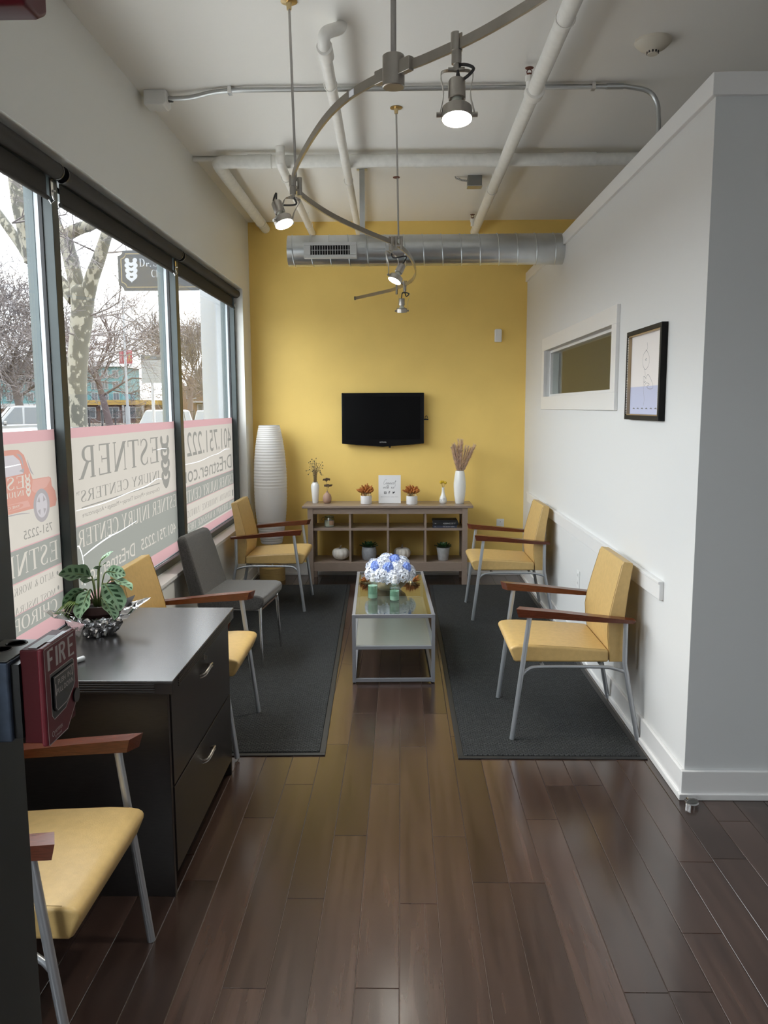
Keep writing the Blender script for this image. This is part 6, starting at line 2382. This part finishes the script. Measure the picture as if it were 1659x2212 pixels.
    MB().box(-30, 28.8, 0, 14, 3.0, 12.2).build('wall', 'teal_siding', h)
    MB().box(-30.2, 29.3, -.6, 14, 1.75, 3.0).build('shop_fascia', 'house_white', h)
    MB().box(-29.8, 28.6, .3, 14, 0, 1.75).build('shop_front', 'brick_wall', h)
    for k in range(17):
        MB().box(-29 + k * 3.6 - .3, -29 + k * 3.6 + .3, .0, .3, 0, 1.75).build('shop_pillar', 'house_white', h)
    MB().prism([(-30.6, 12.2), (29.4, 12.2), (27, 13.6), (-28, 13.6)], 'y', -.6, 14.4).build('roof', 'facade_white', h)
    for z in (3.9, 6.7, 9.5):
        windows(h, -28, 27.2, 21, z, 1.35, 1.75, 0)

    b = thing('brick_house', 'low brick house with pale window bands beyond the far pane', 'house', (-24, 101, GZ))
    MB().box(-5.5, 5, 0, 8, 0, 4.2).build('wall', 'brick_wall', b)
    MB().box(-5.8, 5.2, -.5, 8, 4.2, 4.5).build('roof', 'brick_wall', b)
    MB().box(-2, 5, -.6, 0, 2.4, 2.6).build('awning', 'house_white', b)
    windows(b, -1.0, 4.0, 4, 1.2, 1.0, .9, 0)
    windows(b, -4.5, 4.0, 5, 3.0, 1.0, .7, 0)
    g = thing('yellow_canopy', 'low building with a yellow fascia behind the beige car', 'building', (-34.6, 95, GZ))
    MB().box(-4.5, 4.6, 0, 7, 2.15, 2.72).build('fascia', 'canopy_yellow', g)
    MB().box(-4.2, 4.3, .4, 7, 0, 2.15).build('wall', 'brick_wall', g)
    for x in (-3.8, -1, 1.6, 3.9):
        MB().box(x - .12, x + .12, .05, .35, 0, 2.15).build('pillar', 'house_white', g)
    windows(g, -2.6, 3.0, 3, .7, 1.4, 1.1, .4)

    # --- parked cars
    def car(label, loc, rz, body, L=4.5, Wd=1.78, Hc=1.5, van=False):
        t = thing('parked_car', label, 'car', loc, rz)
        hw_ = Wd / 2
        k = L / 4.5
        bl = .86 if not van else 1.0
        side = [(-2.2 * k, .38), (-2.24 * k, .70), (-2.16 * k, bl), (-.2, bl + .02), (1.15 * k, bl - .02), (1.95 * k, bl - .14), (2.2 * k, .62), (2.22 * k, .36), (1.75 * k, .24), (-1.8 * k, .24)]
        MB().prism(side, 'y', -hw_, hw_).build('body', body, t, bevel=.07, bseg=3)
        cab = [(-2.0 * k, bl - .03), (-1.70 * k, Hc - .06), (-1.3 * k, Hc), (.15 * k, Hc), (.42 * k, Hc - .05), (1.18 * k, bl - .04)]
        vs = []
        n = len(cab)
        for sgn in (-1, 1):
            for x, z in cab:
                f = (z - bl) / (Hc - bl)
                vs.append((x, sgn * (hw_ - .06 - .16 * max(f, 0)), z))
        fs = [tuple(range(n)), tuple(n + i for i in reversed(range(n)))] + [(i, n + i, n + (i + 1) % n, (i + 1) % n) for i in range(n)]
        MB().add(vs, fs).build('cabin', body, t, bevel=.04, bseg=2)
        m = MB()
        for sgn in (-1, 1):
            def sp(x, z):
                f = (z - bl) / (Hc - bl)
                return (x, sgn * (hw_ - .045 - .16 * f), z)
            zt = Hc - .10
            for q in ([(-1.72 * k, bl + .04), (-1.55 * k, zt), (-1.0 * k, zt), (-.95 * k, bl + .04)], [(-.88 * k, bl + .04), (-.92 * k, zt), (-.12 * k, zt), (-.08 * k, bl + .04)], [(0, bl + .04), (-.02 * k, zt), (.30 * k, zt), (.95 * k, bl + .04)]):
                m.add([sp(*p) for p in q], [(0, 1, 2, 3)])
        m.build('side_window', 'car_glass', t)
        MB().add([(1.12 * k, -(hw_ - .16), bl + .03), (1.12 * k, hw_ - .16, bl + .03), (.46 * k, hw_ - .27, Hc - .06), (.46 * k, -(hw_ - .27), Hc - .06)], [(0, 1, 2, 3)]).build('windscreen', 'car_glass', t).location.x = .022
        MB().add([(-2.0 * k, hw_ - .16, bl + .03), (-2.0 * k, -(hw_ - .16), bl + .03), (-1.74 * k, -(hw_ - .27), Hc - .10), (-1.74 * k, hw_ - .27, Hc - .10)], [(0, 1, 2, 3)]).build('rear_window', 'car_glass', t).location.x = -.022
        for x in (-1.38 * k, 1.38 * k):
            for sgn in (-1, 1):
                w = MB().tube([(x, sgn * (hw_ - .20), .32), (x, sgn * (hw_ + .01), .32)], .32, 20).build('wheel', 'tyre', t, smooth=40)
                MB().tube([(x, sgn * (hw_ + .005), .32), (x, sgn * (hw_ + .02), .32)], .19, 14).build('hub', 'pole_white', w, smooth=40)
        for sgn in (-1, 1):
            MB().box(.70 * k, .84 * k, sgn * (hw_ + .02) - .10, sgn * (hw_ + .02) + .10, bl + .02, bl + .17).build('mirror', body, t, bevel=.03)
            MB().box(2.10 * k, 2.23 * k, sgn * (hw_ - .28) - .17, sgn * (hw_ - .28) + .17, .60, .72).build('headlight', 'house_white', t, bevel=.03)
        MB().box(2.20 * k, 2.25 * k, -.42, .42, .42, .56).build('grille', 'house_glass', t)
        return t
    car('white sport utility car parked beyond the near pane', (-19.1, 40, GZ), PI + .55, 'car_white', 4.7, 1.9, 1.78 - GZ, True)
    car('silver car parked close outside the near pane', (-5.75, 12.4, GZ - .12), -PI / 2, 'car_silver', 4.4, 1.75, 1.44 - GZ)
    car('pale beige car facing the window, behind the walking sign post', (-11.95, 40, GZ - .12), -PI / 2 - .2, 'car_beige', 4.4, 1.80, 1.66 - GZ)
    car('dark parked car seen in the far pane', (-10.9, 45.5, GZ - .12), -PI / 2 + .1, 'car_dark', 4.4, 1.7, 1.62 - GZ)
    t = thing('box_truck', 'white box truck with a letter U above the cab, by the pilaster', 'truck', (-10.55, 50.5, GZ - .12))
    MB().box(-.95, 1.1, .0, 4.6, .75, 2.72).build('cargo_box', 'house_white', t, bevel=.04)
    MB().box(-.95, 1.1, -.9, .0, 2.05, 2.72).build('overhang', 'house_white', t, bevel=.05)
    decal('truck_lettering', (0, R4(-.90, 2.1, 1.05, 2.68)), [(1, fit(sans_text('U'), -.40, .0, 2.24, 2.54)), (2, [R4(-.9, 2.1, 1.05, 2.16)])], lambda u, v: (u, -.905, v), ['house_white', 'sign_ink', 'stripe_red'], t)
    MB().prism([(-1.9, .45), (-1.9, 1.05), (-1.15, 1.2), (-.75, 1.95), (-.01, 1.95), (-.01, .45)], 'x', -.85, 1.0).build('cab', 'car_white', t, bevel=.05)
    MB().add([(-.7, -1.13, 1.28), (.85, -1.13, 1.28), (.75, -.80, 1.85), (-.6, -.80, 1.85)], [(0, 1, 2, 3)]).build('windscreen', 'car_glass', t).location.y = -.03
    MB().box(-.5, .65, -1.93, -1.89, .62, .95).build('grille', 'house_glass', t)
    for x in (-.8, .95):
        for y in (-1.2, 3.2):
            MB().tube([(x - .12, y, .42), (x + .12, y, .42)], .42, 18).build('wheel', 'tyre', t, smooth=40)


outside()
